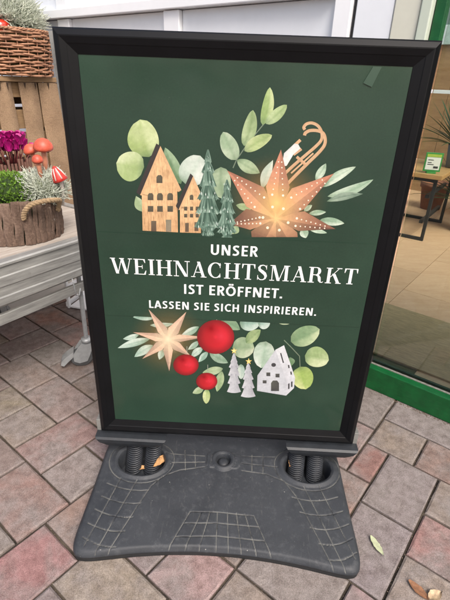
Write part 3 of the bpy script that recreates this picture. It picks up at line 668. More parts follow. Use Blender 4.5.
def stroke(pts, close=False):
    """variable width stroke: list of (x, y, w) -> quads"""
    out = []; L = len(pts); E_ = []
    for i, (x, y, w_) in enumerate(pts):
        x0, y0, _ = pts[max(0, i-1)]; x1, y1, _ = pts[min(L-1, i+1)]; l_ = math.hypot(x1-x0, y1-y0) or 1; nx, ny = -(y1-y0)/l_*w_/2, (x1-x0)/l_*w_/2; E_.append(((x+nx, y+ny), (x-nx, y-ny)))
    for a, b in zip(E_[:-1], E_[1:]): out.append([a[0], b[0], b[1], a[1]])
    return out
TK, TN = .17, .045        # thick and thin strokes of the serif capitals
def R_(x0, y0, x1, y1): return [(x0, y0), (x1, y0), (x1, y1), (x0, y1)]
def D_(xb, xt, w_, y0=0, y1=1): return [(xb-w_/2, y0), (xb+w_/2, y0), (xt+w_/2, y1), (xt-w_/2, y1)]
def serif(x, y, w_): return R_(x-w_/2, y if y < .5 else y-TN, x+w_/2, y+TN if y < .5 else y)
def ell(cx, cy, rx, ry, a0, a1, wmax, n=28): 
    P = []
    for i in range(n+1):
        a = math.radians(a0+(a1-a0)*i/n); P.append((cx+rx*math.cos(a), cy+ry*math.sin(a), TN+(wmax-TN)*abs(math.cos(a))**1.6))
    return P
SG = {
 'W': (1.32, [D_(.40, .16, TK), D_(.43, .69, TN), D_(.93, .69, TK), D_(.95, 1.18, TN), serif(.16, 1, .30), serif(.69, 1, .28), serif(1.18, 1, .24)]),
 'E': (.80, [R_(.10, 0, .10+TK, 1), R_(.02, 0, .70, TN), R_(.02, 1-TN, .68, 1), R_(.27, .49, .52, .49+TN), [(.70, 0), (.74, .27), (.71, .27), (.60, .045)], [(.68, 1), (.70, .76), (.67, .76), (.58, .955)], R_(.50, .38, .53, .63)]),
 'I': (.42, [R_(.125, 0, .125+TK, 1), serif(.21, 0, .36), serif(.21, 1, .36)]),
 'H': (.98, [R_(.125, 0, .125+TK, 1), R_(.69, 0, .69+TK, 1), R_(.29, .49, .69, .49+TN), serif(.21, 0, .36), serif(.21, 1, .36), serif(.775, 0, .36), serif(.775, 1, .36)]),
 'N': (.98, [R_(.155, 0, .155+TN, 1), D_(.76, .21, TK*1.15), R_(.80, 0, .80+TN, 1), serif(.18, 0, .30), serif(.12, 1, .22), serif(.82, 1, .30)]),
 'A': (.94, [D_(.16, .47, TN), D_(.76, .45, TK), R_(.24, .30, .66, .30+TN), serif(.15, 0, .26), serif(.76, 0, .34)]),
 'C': (.90, stroke(ell(.47, .5, .36, .478, 42, 318, TK))+[R_(.715, .66, .75, .97), R_(.715, .03, .75, .30), ]),
 'T': (.84, [R_(.335, 0, .335+TK, 1), serif(.42, 0, .36), R_(.04, 1-TN, .80, 1), [(.04, 1), (.04, .72), (.07, .72), (.14, .955)], [(.80, 1), (.80, .72), (.77, .72), (.70, .955)]]),
 'S': (.70, stroke([(.57, .82, .05), (.50, .93, .05), (.36, .975, .05), (.22, .93, .09), (.145, .80, .13), (.19, .66, .17), (.34, .55, .19), (.48, .43, .19), (.555, .28, .15), (.52, .12, .10), (.40, .03, .05), (.26, .025, .05), (.15, .09, .05), (.09, .2, .05)])+[R_(.56, .70, .59, .98), R_(.07, .02, .10, .32)]),
 'M': (1.22, [R_(.155, 0, .155+TN, 1), D_(.56, .24, TK), D_(.585, .89, TN), R_(.91, 0, .91+TK, 1), serif(.18, 0, .28), serif(.17, 1, .26), serif(.995, 0, .36), serif(1.0, 1, .34)]),
 'R': (.96, [R_(.125, 0, .125+TK, 1), serif(.21, 0, .36), R_(.03, 1-TN, .48, 1), R_(.29, .49, .48, .49+TN)]+stroke(ell(.46, .745, .19, .232, -90, 90, TK))+stroke([(.46, .51, .06), (.60, .46, .12), (.67, .34, .16), (.70, .16, .16), (.76, .05, .08), (.86, .03, .04), (.92, .09, .035)])),
 'K': (1.00, [R_(.125, 0, .125+TK, 1), serif(.21, 0, .36), serif(.21, 1, .36), D_(.30, .78, TN, .40, 1), D_(.80, .48, TK*1.1, 0, .62), serif(.80, 0, .32), serif(.78, 1, .28)]),
}
def text_line(word, glyphs, sp_, quad, name):
    """quad: photo pixels of the line's top-left, top-right, bottom-right, bottom-left; one object for each word"""
    tot = sum(glyphs[c][0]+sp_ for c in word)-sp_
    tl, tr, br_, bl2 = [bp(*p) for p in quad]; x0 = (tl[0]+bl2[0])/2; x1 = (tr[0]+br_[0])/2; yb0, yb1 = bl2[1], br_[1]; h_ = ((tl[1]-bl2[1])+(tr[1]-br_[1]))/2
    ybm = (yb0+yb1)/2; k_ = (x1-x0)/tot; x = 0
    wv, wf = [], []
    def flush():
        if wv: mesh(name, list(wv), list(wf), LET, poster); wv.clear(); wf.clear()
    for c in word:
        w_, polys = glyphs[c]
        if c == ' ': flush()
        else:
            for P in polys:
                n0 = len(wv); e_ = layer[0]+(len(wf) % 40)*3e-6
                wv.extend((x0+(x+px)*k_, -e_, ybm+pz*h_) for px, pz in P); wf.append(tuple(range(n0, n0+len(P))))
        x += w_+sp_
    flush()
text_line('WEIHNACHTSMARKT', SG, .045, [(109.5, 257.3), (359, 269), (356.5, 284), (111.5, 273.2)], 'lettering')
ST = .165                 # stroke of the sans capitals
def sarc(cx, cy, rx, ry, a0, a1, n=20, w_=ST): return stroke([(cx+rx*math.cos(math.radians(a0+(a1-a0)*i/n)), cy+ry*math.sin(math.radians(a0+(a1-a0)*i/n)), w_) for i in range(n+1)])
h2 = ST/2
PB = lambda: sarc(.38, .735, .17, .265-h2, -90, 90)
SS = {
 ' ': (.28, []), '.': (.26, [R_(.05, 0, .05+ST*1.1, ST*1.1)]),
 'U': (.74, [R_(.07, .33, .07+ST, 1), R_(.67-ST, .33, .67, 1)]+sarc(.37, .33, .30-h2, .34-h2, 180, 360)),
 'N': (.80, [R_(.08, 0, .08+ST*.95, 1), R_(.72-ST*.95, 0, .72, 1), [(.08, 1), (.08+ST*1.2, 1), (.72, 0), (.72-ST*1.2, 0)]]),
 'S': (.58, stroke([(.49, .86, ST), (.38, .91, ST), (.27, .915, ST), (.16, .86, ST), (.13, .74, ST), (.18, .62, ST), (.29, .53, ST), (.40, .44, ST), (.45, .30, ST), (.41, .16, ST), (.30, .09, ST), (.18, .085, ST), (.06, .13, ST)])),
 'E': (.58, [R_(.08, 0, .08+ST, 1), R_(.08, 0, .53, ST*.9), R_(.08, 1-ST*.9, .53, 1), R_(.08, .455, .50, .455+ST*.85)]),
 'R': (.66, [R_(.08, 0, .08+ST, 1), R_(.08, 1-ST*.9, .36, 1), R_(.08, .44, .36, .44+ST*.85)]+sarc(.35, .72, .17, .28-h2*.9, -90, 90)+[[(.26, .46), (.44, .46), (.66, 0), (.47, 0)]]),
 'I': (.33, [R_(.08, 0, .08+ST, 1)]), 'T': (.60, [R_(.30-h2, 0, .30+h2, 1), R_(.02, 1-ST*.9, .58, 1)]),
 'F': (.55, [R_(.08, 0, .08+ST, 1), R_(.08, 1-ST*.9, .52, 1), R_(.08, .44, .48, .44+ST*.85)]),
 'L': (.53, [R_(.08, 0, .08+ST, 1), R_(.08, 0, .51, ST*.9)]),
 'A': (.72, [[(.0, 0), (ST*1.08, 0), (.36+ST*.45, 1), (.36-ST*.6, 1)], [(.72-ST*1.08, 0), (.72, 0), (.36+ST*.6, 1), (.36-ST*.45, 1)], R_(.17, .22, .55, .22+ST*.8)]),
 'C': (.68, sarc(.44, .5, .39-h2, .51-h2, 52, 308)), 'H': (.78, [R_(.08, 0, .08+ST, 1), R_(.70-ST, 0, .70, 1), R_(.08, .44, .70, .44+ST*.85)]),
 'P': (.60, [R_(.08, 0, .08+ST, 1), R_(.08, 1-ST*.9, .36, 1), R_(.08, .40, .36, .40+ST*.85)]+sarc(.35, .70, .17, .30-h2*.9, -90, 90)),
 'Ö': (.84, sarc(.42, .5, .38-h2, .51-h2, 0, 360, 36)+[R_(.24, 1.08, .24+ST, 1.08+ST), R_(.60-ST, 1.08, .60, 1.08+ST)]),
}
layer[0] += 1.5e-4
text_line('UNSER', SS, .055, [(210, 244.2), (258.3, 246.2), (258, 256.4), (210, 254.6)], 'lettering')
text_line('IST ERÖFFNET.', SS, .045, [(183, 284.2), (283, 288.2), (282.5, 297.8), (183.4, 293.8)], 'lettering')
text_line('LASSEN SIE SICH INSPIRIEREN.', SS, .06, [(148.3, 300), (316.7, 308), (316.4, 315.6), (148.6, 307.4)], 'lettering')
# tape on the clear sheet, top right
layer[0] += 2e-4
TP = N('clear_tape'); TP.base(lin((36, 64, 49))); TP.set(Roughness=.45, Coat_Weight=.5, Coat_Roughness=.12)
mesh('tape_piece', [(*(lambda q: (q[0], -layer[0], q[1]))(bp(*p)),) for p in ((363, 83), (371.5, 87), (381.5, 67), (373, 66.5))], [(0, 1, 2, 3)], TP.m, poster)
#@@PART2@@
# ------------------------------------------------------------------ inside the shop (facade coordinates: u along, v inwards from the camera's foot)
def fw(u, v, z=0): return A*u+B*v+Vector((0, 0, z))
def tile_material():
    M = N('beige_floor_tile'); geo = M.n('NewGeometry'); mp = M.n('Mapping'); M.l(geo.outputs['Position'], mp.inputs[0]); mp.inputs['Rotation'].default_value = (0, 0, -PY); mp.inputs['Scale'].default_value = (1, 5, 1)
    oi = M.n('ObjectInfo'); v = mp.outputs[0]; n = M.noise(v, 7, 6, .65, 1.2); f = M.noise(v, 60, 4, .7)
    c = M.mix(.4, M.ramp(n, [(.3, lin((196, 152, 116), .95)), (.7, lin((226, 188, 152), .95))]), M.ramp(f, [(.3, lin((180, 140, 106), .95)), (.7, lin((230, 196, 162), .95))]))
    c = M.mix(1, c, M.ramp(oi.outputs['Random'], [(0, (.92, .92, .92)), (1, (1.06, 1.06, 1.06))]), 'MULTIPLY')
    M.base(c); M.set(Roughness=.4); M.bump(f, .1, .001); return M.m
TILE = tile_material(); GROUT = simple('tile_grout', lin((120, 104, 90), .7), .9)
fl = mesh('interior_floor', [tuple(fw(u, v, -.006)) for u, v in ((-3, V0+.02), (3.5, V0+.02), (3.5, 7.5), (-3, 7.5))], [(0, 1, 2, 3)], GROUT)
tag(fl, 'beige tiled floor inside the shop', None, kind='structure')
TU, TV = .30, .60; u0, v0_ = -.57-.30*5, 2.02-.6
q = MB(); q.box(.0012, TU-.0012, .0012, TV-.0012, -.006, .001, .0008); tme = q.obj('floor_tile', TILE, fl); tmesh = tme.data; first = True
for i in range(11):
    for j in range(8):
        uu, vv = u0+i*TU, v0_+(j-(.5 if i % 2 else 0))*TV
        if vv < V0+.05 or vv > 6.6: continue
        o = tme if first else tme.copy()
        if not first: C.objects.link(o)
        first = False; p = fw(uu, vv); o.location = p; o.rotation_euler = (0, 0, PY)
        o.parent = fl
MATM = simple('brown_door_mat', lin((186, 162, 122), .9), .95, 0, .25, 25, .9, (1, 6, 1), .003)
q = MB(); q.box(-.62, .9, 1.585, 2.07, .002, .010, .002); mo = q.obj('door_mat', MATM, None, rot=(0, 0, PY)); tag(mo, 'flat olive brown mat on the tiles just inside the glass door', 'door mat')
TANW = wood('tan_board_wall', lin((150, 112, 76), .8), lin((186, 148, 106), .8), 5, (1, 1, 6), .7)
bw = thing('interior_wall', 'tan boarded wall at the back of the shop seen through the door', 'wall', B*5.0, PY)
for i in range(24): part_box('board', TANW, bw, -2.2+i*.19, -2.2+i*.19+.187, random.uniform(0, .004), .03, 0, 1.36, .002)
part_box('rail', simple('pale_teal_rail', lin((186, 206, 200), .85), .4), bw, -2.2, 2.4, -.03, .03, 1.362, 1.52, .003)
part_box('upper_panel', simple('grey_green_upper_panel', lin((120, 140, 132), .7), .5), bw, -2.2, 2.4, -.0, .03, 1.522, 2.4, .003)
# low table with black sled legs
BLKM = simple('black_powder_coated_steel', lin((44, 46, 48)), .45, .2, .2, 50, .1)
OAK = wood('oak_table_top', lin((178, 132, 80), .85), lin((212, 170, 116), .85), 6, (2, 12, 12), .45, .08)
def low_table(name, label, u, v, rz, H, W_, D_2):
    t = thing(name, label, 'table', fw(u, v, .001), PY+rz)
    part_box('table_top', OAK, t, -.03, W_+.03, -.03, D_2+.03, H-.03, H, .003)
    for y in (0.0, D_2-.02):
        q = MB(); s_ = .022
        q.box(0, W_, y, y+s_, 0, s_, .002); q.box(0, W_, y, y+s_, H-.055, H-.031, .002); q.box(0, s_, y, y+s_, s_+.0005, H-.0555, .002); q.box(W_-s_, W_, y, y+s_, s_+.0005, H-.0555, .002)
        q.obj('leg_frame', BLKM, t)
    for z in (.12, .30): part_box('cross_bar', BLKM, t, W_-.06, W_-.035, .0225, D_2-.0205, z, z+.022, .002)
    return t
low_table('low_table', 'low oak topped table with black metal sled legs behind the glass', -1.47, 3.22, .05, .47, .72, .62)
low_table('low_table', 'second low oak table further back behind the glass, black sled legs', -.72, 4.0, .05, .40, .9, .55)
def price_sign(u, v, z):
    t = thing('price_sign', 'small green edged white price card standing on the oak table', 'sign', fw(u, v, z), PY+.45)
    GRN = simple('green_card_edge', lin((60, 150, 70), .85), .5); WHT = simple('white_card', lin((238, 238, 232), .85), .5, 0, .02); INK = simple('dark_ink', lin((50, 50, 50)), .6); YG = simple('yellow_green_strip', lin((176, 200, 80), .85), .5)
    part_box('card', GRN, t, -.055, .055, -.003, .003, .012, .135, .002); part_box('label_sheet', WHT, t, -.045, .045, -.0045, -.0032, .024, .105, 0); part_box('header_strip', YG, t, -.045, .045, -.0045, -.0032, .107, .125, 0)
    for z_, a, b in ((.085, -.035, .0), (.068, -.035, -.01), (.056, -.035, .005)): part_box('text_line', INK, t, a, b, -.0052, -.0047, z_, z_+.005, 0)
    part_box('price_mark', INK, t, .006, .036, -.0052, -.0047, .034, .048, 0)
    part_box('foot', GRN, t, -.03, .03, -.012, .03, 0, .0115, .001)
price_sign(-.81, 3.27, .4715)
def strap_leaves(mb, n, rad, h, wd, rnd, droop=.6):
    for i in range(n):
        a = rnd.uniform(0, 2*PI); e_ = rnd.uniform(.35, 1.35); L = h*rnd.uniform(.7, 1.1); d = Vector((math.cos(a)*math.cos(e_), math.sin(a)*math.cos(e_), math.sin(e_))); side = d.cross(Vector((0, 0, 1))).normalized()
        k_ = len(mb.v); m_ = 6
        for j in range(m_+1):
            t = j/m_; p = d*L*t+Vector((0, 0, -droop*L*t*t*(1-math.sin(e_)))); w_ = wd*(math.sin(PI*(t*.85+.12)))
            mb.v += [tuple(p+side*w_), tuple(p+Vector((0, 0, -w_*.5))), tuple(p-side*w_)]
        for j in range(m_): mb.f += [(k_+3*j, k_+3*j+3, k_+3*j+4, k_+3*j+1), (k_+3*j+1, k_+3*j+4, k_+3*j+5, k_+3*j+2)]
LEAFD = simple('dark_green_leaf', lin((52, 84, 44), .8), .45, 0, .35, 30, .1)
def potted(u, v, z, r, h, label, sc):
    t = thing('potted_palm', label, 'potted plant', fw(u, v, z))
    q = MB(); q.lathe([(r*.72, 0), (r*.78, .004), (r, h), (r*.94, h), (r*.9, h-.02), (.01, h-.02)], 24); q.obj('pot', simple('grey_pot', lin((120, 122, 120), .8), .6), t, True)
    q = MB(); strap_leaves(q, 110, .05, sc, .009, random.Random(4)); q.obj('foliage', LEAFD, t, True, loc=(0, 0, h-.02))
potted(-.76, 3.66, .4715, .07, .16, 'spiky green plant in a grey pot on the oak table', .40)
potted(-.60, 3.75, 0.002, .11, .22, 'larger spiky plant in a grey pot on the tiles behind the table', .5)
rk = thing('reflection_bars', 'added white rack in front of the tan wall inside the shop', 'bars', fw(-1.35, 4.55, .001), PY)  # posts and bars added to stand in for a window frame reflection
for x in (0, .62, 1.24): part_box('post', WHITE2, rk, x, x+.025, 0, .025, 0, 1.5, .002)
for z in (.35, .95): part_box('bar', WHITE2, rk, .026, .619, .002, .02, z, z+.03, .002); part_box('bar', WHITE2, rk, .646, 1.239, .002, .02, z, z+.03, .002)
TERR = simple('terracotta_pot', lin((150, 96, 70), .8), .8, 0, .2, 30, .2)
for i_, (uu, vv, rr_, hh_, wh_) in enumerate(((-1.0, 4.3, .12, .24, 'largest'), (-.72, 4.75, .09, .18, 'smallest'), (-.45, 4.9, .10, .20, 'rightmost'))):
    tp = thing('terracotta_pot', wh_+' terracotta pot on the tiles in front of the tan wall', 'pot', fw(uu, vv, .002), 0, 'terracotta pots in the shop'); q = MB(); q.lathe([(rr_*.7, 0), (rr_*.95, hh_*.8), (rr_*1.05, hh_*.8), (rr_*1.07, hh_), (rr_*.95, hh_), (rr_*.9, hh_*.85), (.003, hh_*.85)], 24); q.obj('pot_body', TERR, tp, True)
# ------------------------------------------------------------------ aluminium plant cart
CA = math.radians(57); CO = Vector((-.50, 1.33, 0)); E1 = Vector((math.cos(CA), math.sin(CA), 0)); E2 = Vector((-math.sin(CA), math.cos(CA), 0))
cart = thing('plant_cart', 'aluminium plant cart with wooden deck on castors behind the sign', 'cart', CO, CA)
CX0, CX1, CD, CT = -1.25, .30, .60, .512
def profile(poly, x0, x1):
    q = MB(); n = len(poly); q.add([(x0, y, z) for y, z in poly]+[(x1, y, z) for y, z in poly], [tuple(reversed(range(n))), tuple(range(n, 2*n))]+[(i, (i+1) % n, (i+1) % n+n, i+n) for i in range(n)]); return q
fr = [(.0, CT), (-.004, CT-.004), (-.004, CT-.010), (.003, CT-.013), (.0015, CT-.040), (-.002, CT-.043), (-.0025, CT-.070), (.001, CT-.073), (.001, CT-.100), (-.003, CT-.103), (-.004, CT-.124), (.004, CT-.132), (.028, CT-.132), (.028, CT)]
profile(fr[::-1], CX0, CX1).obj('side_profile', ALU, cart)
profile([(2*CD/2-y, z) for y, z in fr], CX0, CX1).obj('side_profile', ALU, cart)
part_box('end_profile', ALU, cart, CX1-.03, CX1-.001, .029, CD-.029, CT-.13, CT-.001, .002); part_box('end_profile', ALU, cart, CX0+.001, CX0+.03, .029, CD-.029, CT-.13, CT-.001, .002)
DECK = wood('weathered_plywood_deck', lin((150, 136, 122), .8), lin((208, 200, 190), .85), 7, (1, 10, 10), .7, .2)
nb = 4
for i in range(nb): part_box('deck_board', DECK, cart, CX0+.031, CX1-.031, .029+(CD-.058)/nb*i+.001, .029+(CD-.058)/nb*(i+1)-.001, CT-.022, CT-.006-random.uniform(0, .001), .001)
GALV = ZINC
part_box('lower_bar', ALU, cart, CX0+.05, CX1-.06, .012, .026, .318, .352, .002); part_box('lower_bar', ALU, cart, CX0+.05, CX1-.06, CD-.026, CD-.012, .318, .352, .002)
for x in (-.36, -.8): 
    q = MB(); q.lathe([(.001, 0), (.008, 0), (.008, .003), (.005, .005), (.001, .005)], 12); o = q.obj('bolt', ZINC, cart, True, loc=(x, .0118, .335), rot=(PI/2, 0, 0))
q = MB(); q.tube([(-.02, .0, .40), (-.018, -.006, .36), (-.016, -.008, .325), (-.004, -.008, .322), (.004, -.008, .345)], .0022, 6); q.obj('wire_hook', ZINC, cart, True)
RUB = simple('grey_rubber_wheel', lin((88, 90, 92)), .6, 0, .2, 60, .1)
for x, y, sg in ((.035, .036, 1), (-1.1, .036, 1), (0, CD-.036, -1), (-1.1, CD-.036, -1)):
    part_box('leg', WHITE2 if False else ZINC, cart, x-.006, x+.006, y-.006, y+.006, .118, CT-.133, .002)
    c = bpy.data.objects.new('caster', None); c.empty_display_size = .02; C.objects.link(c); c.parent = cart; c.location = (x, y, 0); c.scale = (1.12, 1.12, 1.0); c.rotation_euler = (0, 0, 2.45 if sg > 0 else .8)
    q = MB(); q.lathe([(.001, .1005), (.017, .1005), (.017, .117), (.001, .117)], 18); q.obj('swivel', ZINC, c, True)
    q = MB(); wh = [(.0, -.011), (.032, -.011), (.036, -.008), (.0365, 0), (.036, .008), (.032, .011), (.0, .011)]
    q.lathe(wh, 28); q.obj('wheel', RUB, c, True, loc=(.022, 0, .0365), rot=(PI/2, 0, 0))
    for s_ in (-1, 1):
        q = MB(); q.prism([(-.022, .1), (.022, .1), (.048, .058), (.046, .030), (.030, .020), (.004, .026), (-.006, .05)], s_*.0155-.0015, s_*.0155+.0015); q.obj('fork', ZINC, c)
    part_box('fork_crown', ZINC, c, -.018, .018, -.0138, .0138, .0915, .1, .001)
    q = MB(); q.prism([(.044, .074), (.066, .058), (.084, .040), (.090, .022), (.080, .016), (.064, .034), (.048, .050)], -.019, .019); q.obj('brake_pedal', ZINC, c)
# pale board and slatted crate on the ground below
def cw(x, y, z=0): return CO+E1*x+E2*y+Vector((0, 0, z))
PALE = simple('pale_grey_board', lin((196, 194, 188), .8), .7, 0, .1, 12, .15)
q = MB(); q.box(-.62, .62, -.035, .035, .0, .03, .003); p = cw(-.02, .62); o = q.obj('pale_board', PALE, None, loc=(p.x, p.y, .001), rot=(0, 0, CA+.05)); tag(o, 'pale grey board lying on the paving under the plant cart', 'board')
wc = thing('white_crate', 'white slatted plastic crate on the paving behind the cart castor', 'crate', cw(.42, .42, .001), CA+.3)
for i in range(4): part_box('slat', WHITE2, wc, -.12, .12, -.10, -.092, .005+i*.04, .03+i*.04, .002); part_box('slat', WHITE2, wc, -.12, .12, .092, .10, .005+i*.04, .03+i*.04, .002)
for x in (-.115, 0, .115): part_box('post', WHITE2, wc, x-.008, x+.008, -.0915, -.080, 0, .16, .002); part_box('post', WHITE2, wc, x-.008, x+.008, .080, .0915, 0, .16, .002)
part_box('bottom', WHITE2, wc, -.12, .12, -.079, .079, .004, .012, .001)
# ------------------------------------------------------------------ bark log planter on the cart
DZ = CT-.006
LC = cw(-.045, .205, DZ); LR, LH = .140, .135
def bark_material():
    M = N('rough_bark'); v = M.coord('Object', (1, 1, .25)); n = M.noise(v, 28, 7, .7, .8); f = M.noise(M.coord('Object'), 120, 5, .7); d = M.n('Attribute', attribute_name='lichen')
    c = M.ramp(n, [(.3, lin((62, 48, 40), .75)), (.5, lin((108, 86, 73), .75)), (.72, lin((160, 136, 120), .8))])
    c = M.mix(.35, c, M.ramp(f, [(.3, lin((90, 70, 58), .8)), (.7, lin((156, 132, 116), .8))]))
    c = M.mix(M.ramp(M.noise(M.coord('Object'), 75, 3, .6), [(.68, (0, 0, 0)), (.73, (.5, .5, .5))]), c, lin((196, 190, 180), .8))
    M.base(c); M.set(Roughness=.95); M.bump(M.mix(.5, n, f), 1.0, .009); return M.m
BARK = bark_material()
log = thing('bark_log_planter', 'round bark clad log planter with rope handle on the cart deck', 'planter', LC, 0)
SOIL = simple('dark_soil_and_moss', lin((70, 66, 44), .7), 1, 0, .45, 60, 1.0, bd=.006)
q = MB(); q.lathe([(LR*.9, .0), (LR*.93, LH-.004), (LR*.86, LH-.004), (LR*.84, LH-.016), (.004, LH-.006)], 40); q.obj('core', SOIL, log, True)
rnd = random.Random(12); ang = 0
while ang < 2*PI-.06:      # separate bark plates around the core
    wd = rnd.uniform(.10, .26); wd = min(wd, 2*PI-ang); nz, na = 16, 9; Vv, Ff = [], []; th = rnd.uniform(.006, .0105); top = LH+rnd.uniform(-.006, .006); bot = rnd.uniform(0, .002); sk = rnd.uniform(-.05, .05)
    for i in range(nz+1):
        t = i/nz
        for j in range(na+1):
            s_ = j/na; a = ang+wd*s_*.992+sk*(t-.5)+.015*math.sin(t*9+ang*7); ed = math.sin(PI*min(1, max(0, s_*.96+.02)))**.22
            r = LR*.925+th*ed+.0035*noise.noise(Vector((a*22, t*5, ang)))+.002*noise.noise(Vector((a*60, t*9, 3)))
            Vv.append((r*math.cos(a), r*math.sin(a), bot+(top-bot)*t))
    for i in range(nz):
        for j in range(na): k_ = i*(na+1)+j; Ff.append((k_, k_+1, k_+na+2, k_+na+1))
    k_ = len(Vv); a0, a1 = ang+sk*.5, ang+wd*.97+sk*.5; Vv += [(LR*.88*math.cos(a), LR*.88*math.sin(a), top) for a in np.linspace(a0, a1, na+1)]
    for j in range(na): Ff.append((nz*(na+1)+j, nz*(na+1)+j+1, k_+j+1, k_+j))
    mesh('bark_strip', Vv, Ff, BARK, log, True); ang += wd
ROPE = simple('jute_rope', lin((176, 150, 116), .8), .95, 0, .3, 120, .6)
view = math.atan2(-LC.y, -LC.x)       # direction from the log to the camera
def lp(a, r, z): return Vector((r*math.cos(view+a), r*math.sin(view+a), z))
ctrl = [lp(.10, LR+.004, LH-.048), lp(.13, LR+.014, LH-.024), lp(.24, LR+.026, LH-.002), lp(.42, LR+.036, LH+.006), lp(.62, LR+.040, LH+.004), lp(.80, LR+.034, LH-.004), lp(.92, LR+.018, LH-.018), lp(.97, LR+.006, LH-.045)]
def smooth_path(ctrl, n=10):
    P = []; c = [ctrl[0]]+list(ctrl)+[ctrl[-1]]
    for i in range(1, len(c)-2):
        for k_ in range(n):
            t = k_/n; a, b, d, e_ = c[i-1], c[i], c[i+1], c[i+2]; P.append(.5*((2*b)+(d-a)*t+(2*a-5*b+4*d-e_)*t*t+(3*b-a-3*d+e_)*t**3))
    P.append(Vector(ctrl[-1])); return P
rp_ = smooth_path(ctrl, 12); q = MB()
for st in range(3):
    pts = []
    for i, p in enumerate(rp_):
        t = (rp_[min(i+1, len(rp_)-1)]-rp_[max(i-1, 0)]).normalized(); a = t.cross(Vector((0, 0, 1))).normalized(); b = t.cross(a); ph = i*.55+st*2*PI/3; pts.append(p+(a*math.cos(ph)+b*math.sin(ph))*.0038)
    q.tube(pts, .0046, 7)
q.obj('rope_handle', ROPE, log, True)
# plants and ornaments in the log
def world_log(px, py, dist):      # a point along a photo ray at a given forward distance
    d = ray(px, py); return d*(dist/d.y)+Vector((0, 0, HC))
def bush_twigs(mb, R, n, rnd, tw=.0013, flat=.8, z0=0, seg=5):
    for i in range(n):
        a = rnd.uniform(0, 2*PI); e_ = math.asin(rnd.uniform(-.15, 1)); d = Vector((math.cos(a)*math.cos(e_), math.sin(a)*math.cos(e_), math.sin(e_)*flat)); L = R*rnd.uniform(.72, 1.06)
        p = d*L*.35; pts = [p.copy()]; dr = d.normalized()
        for k_ in range(seg):
            dr = (dr+Vector((rnd.uniform(-1, 1), rnd.uniform(-1, 1), rnd.uniform(-.8, 1)))*.42).normalized(); p = p+dr*(L*.65/seg); pts.append(p.copy())
            if k_ in (1, 2, 3) and rnd.random() < .8:
                d2 = (dr+Vector((rnd.uniform(-1, 1), rnd.uniform(-1, 1), rnd.uniform(-1, 1)))*.9).normalized(); mb.tube([p, p+d2*L*.10, p+d2*L*.10+(d2+dr+Vector((rnd.uniform(-.5, .5), rnd.uniform(-.5, .5), .3)))*L*.06], [tw, tw*.9, tw*.7], 3, False)
        mb.tube(pts, [tw*1.2]*(len(pts)-1)+[tw*.7], 3, False)
SILV = simple('silvery_cushion_bush', lin((218, 224, 208), .92), .85, 0, .2, 90, .2)
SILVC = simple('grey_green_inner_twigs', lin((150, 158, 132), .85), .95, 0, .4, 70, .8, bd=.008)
def cushion(label, p, R, n, seed, tw, group='silvery cushion bushes'):
    t = thing('cushion_bush', label, 'plant', p, 0, group); rnd = random.Random(seed)
    q = MB(); bush_twigs(q, R, n, rnd, tw); q.obj('twigs', SILV, t, True)
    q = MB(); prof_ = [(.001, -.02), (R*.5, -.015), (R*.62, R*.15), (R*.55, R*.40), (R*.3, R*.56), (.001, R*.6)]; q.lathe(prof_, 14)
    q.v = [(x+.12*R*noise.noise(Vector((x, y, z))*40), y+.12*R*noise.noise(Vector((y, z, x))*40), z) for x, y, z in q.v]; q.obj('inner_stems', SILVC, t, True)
    return t
d0 = LC.y
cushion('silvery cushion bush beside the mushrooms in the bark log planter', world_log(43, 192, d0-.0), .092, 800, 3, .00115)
HEB = simple('bright_green_leaflets', lin((112, 150, 52), .85), .5, 0, .35, 60, .1)
hb = thing('green_shrublet', 'bright green rounded shrublet in the bark log planter', 'plant', world_log(12, 196, d0-.03)); rnd = random.Random(9); q = MB()
for i in range(1300):
    a = rnd.uniform(0, 2*PI); e_ = math.asin(rnd.uniform(-.1, 1)); n_ = Vector((math.cos(a)*math.cos(e_), math.sin(a)*math.cos(e_), math.sin(e_)*.82))
    lump = 1+.13*noise.noise(n_*4.2); c = n_*.088*lump*rnd.uniform(.78, 1.04)
    for k_ in range(2):
        d = (n_+Vector((rnd.uniform(-1, 1), rnd.uniform(-1, 1), rnd.uniform(-.6, 1)))*.9).normalized(); s_ = d.cross(Vector((rnd.uniform(-1, 1), rnd.uniform(-1, 1), rnd.uniform(-1, 1)))).normalized(); L, w_ = rnd.uniform(.007, .011), rnd.uniform(.0022, .0034)
        up_ = d.cross(s_)*.0012; q.add([c, c+d*L*.5+s_*w_+up_, c+d*L, c+d*L*.5-s_*w_+up_, c+d*L*.5-up_*.4], [(0, 1, 4), (1, 2, 4), (2, 3, 4), (3, 0, 4)])
q.obj('leaflets', HEB, hb)
q = MB(); q.lathe([(.001, -.015), (.055, -.012), (.068, .015), (.056, .046), (.03, .063), (.001, .067)], 14); q.obj('inner_stems', simple('dark_green_core', lin((52, 74, 30), .8), .95, 0, .4, 80, .8), hb, True)
ORC = simple('glazed_orange_red_cap', lin((208, 92, 68), .85), .45, 0, .3, 45, .1); STEMC = simple('pinkish_orange_stem', lin((220, 150, 120), .85), .4, 0, .15, 40, .1)
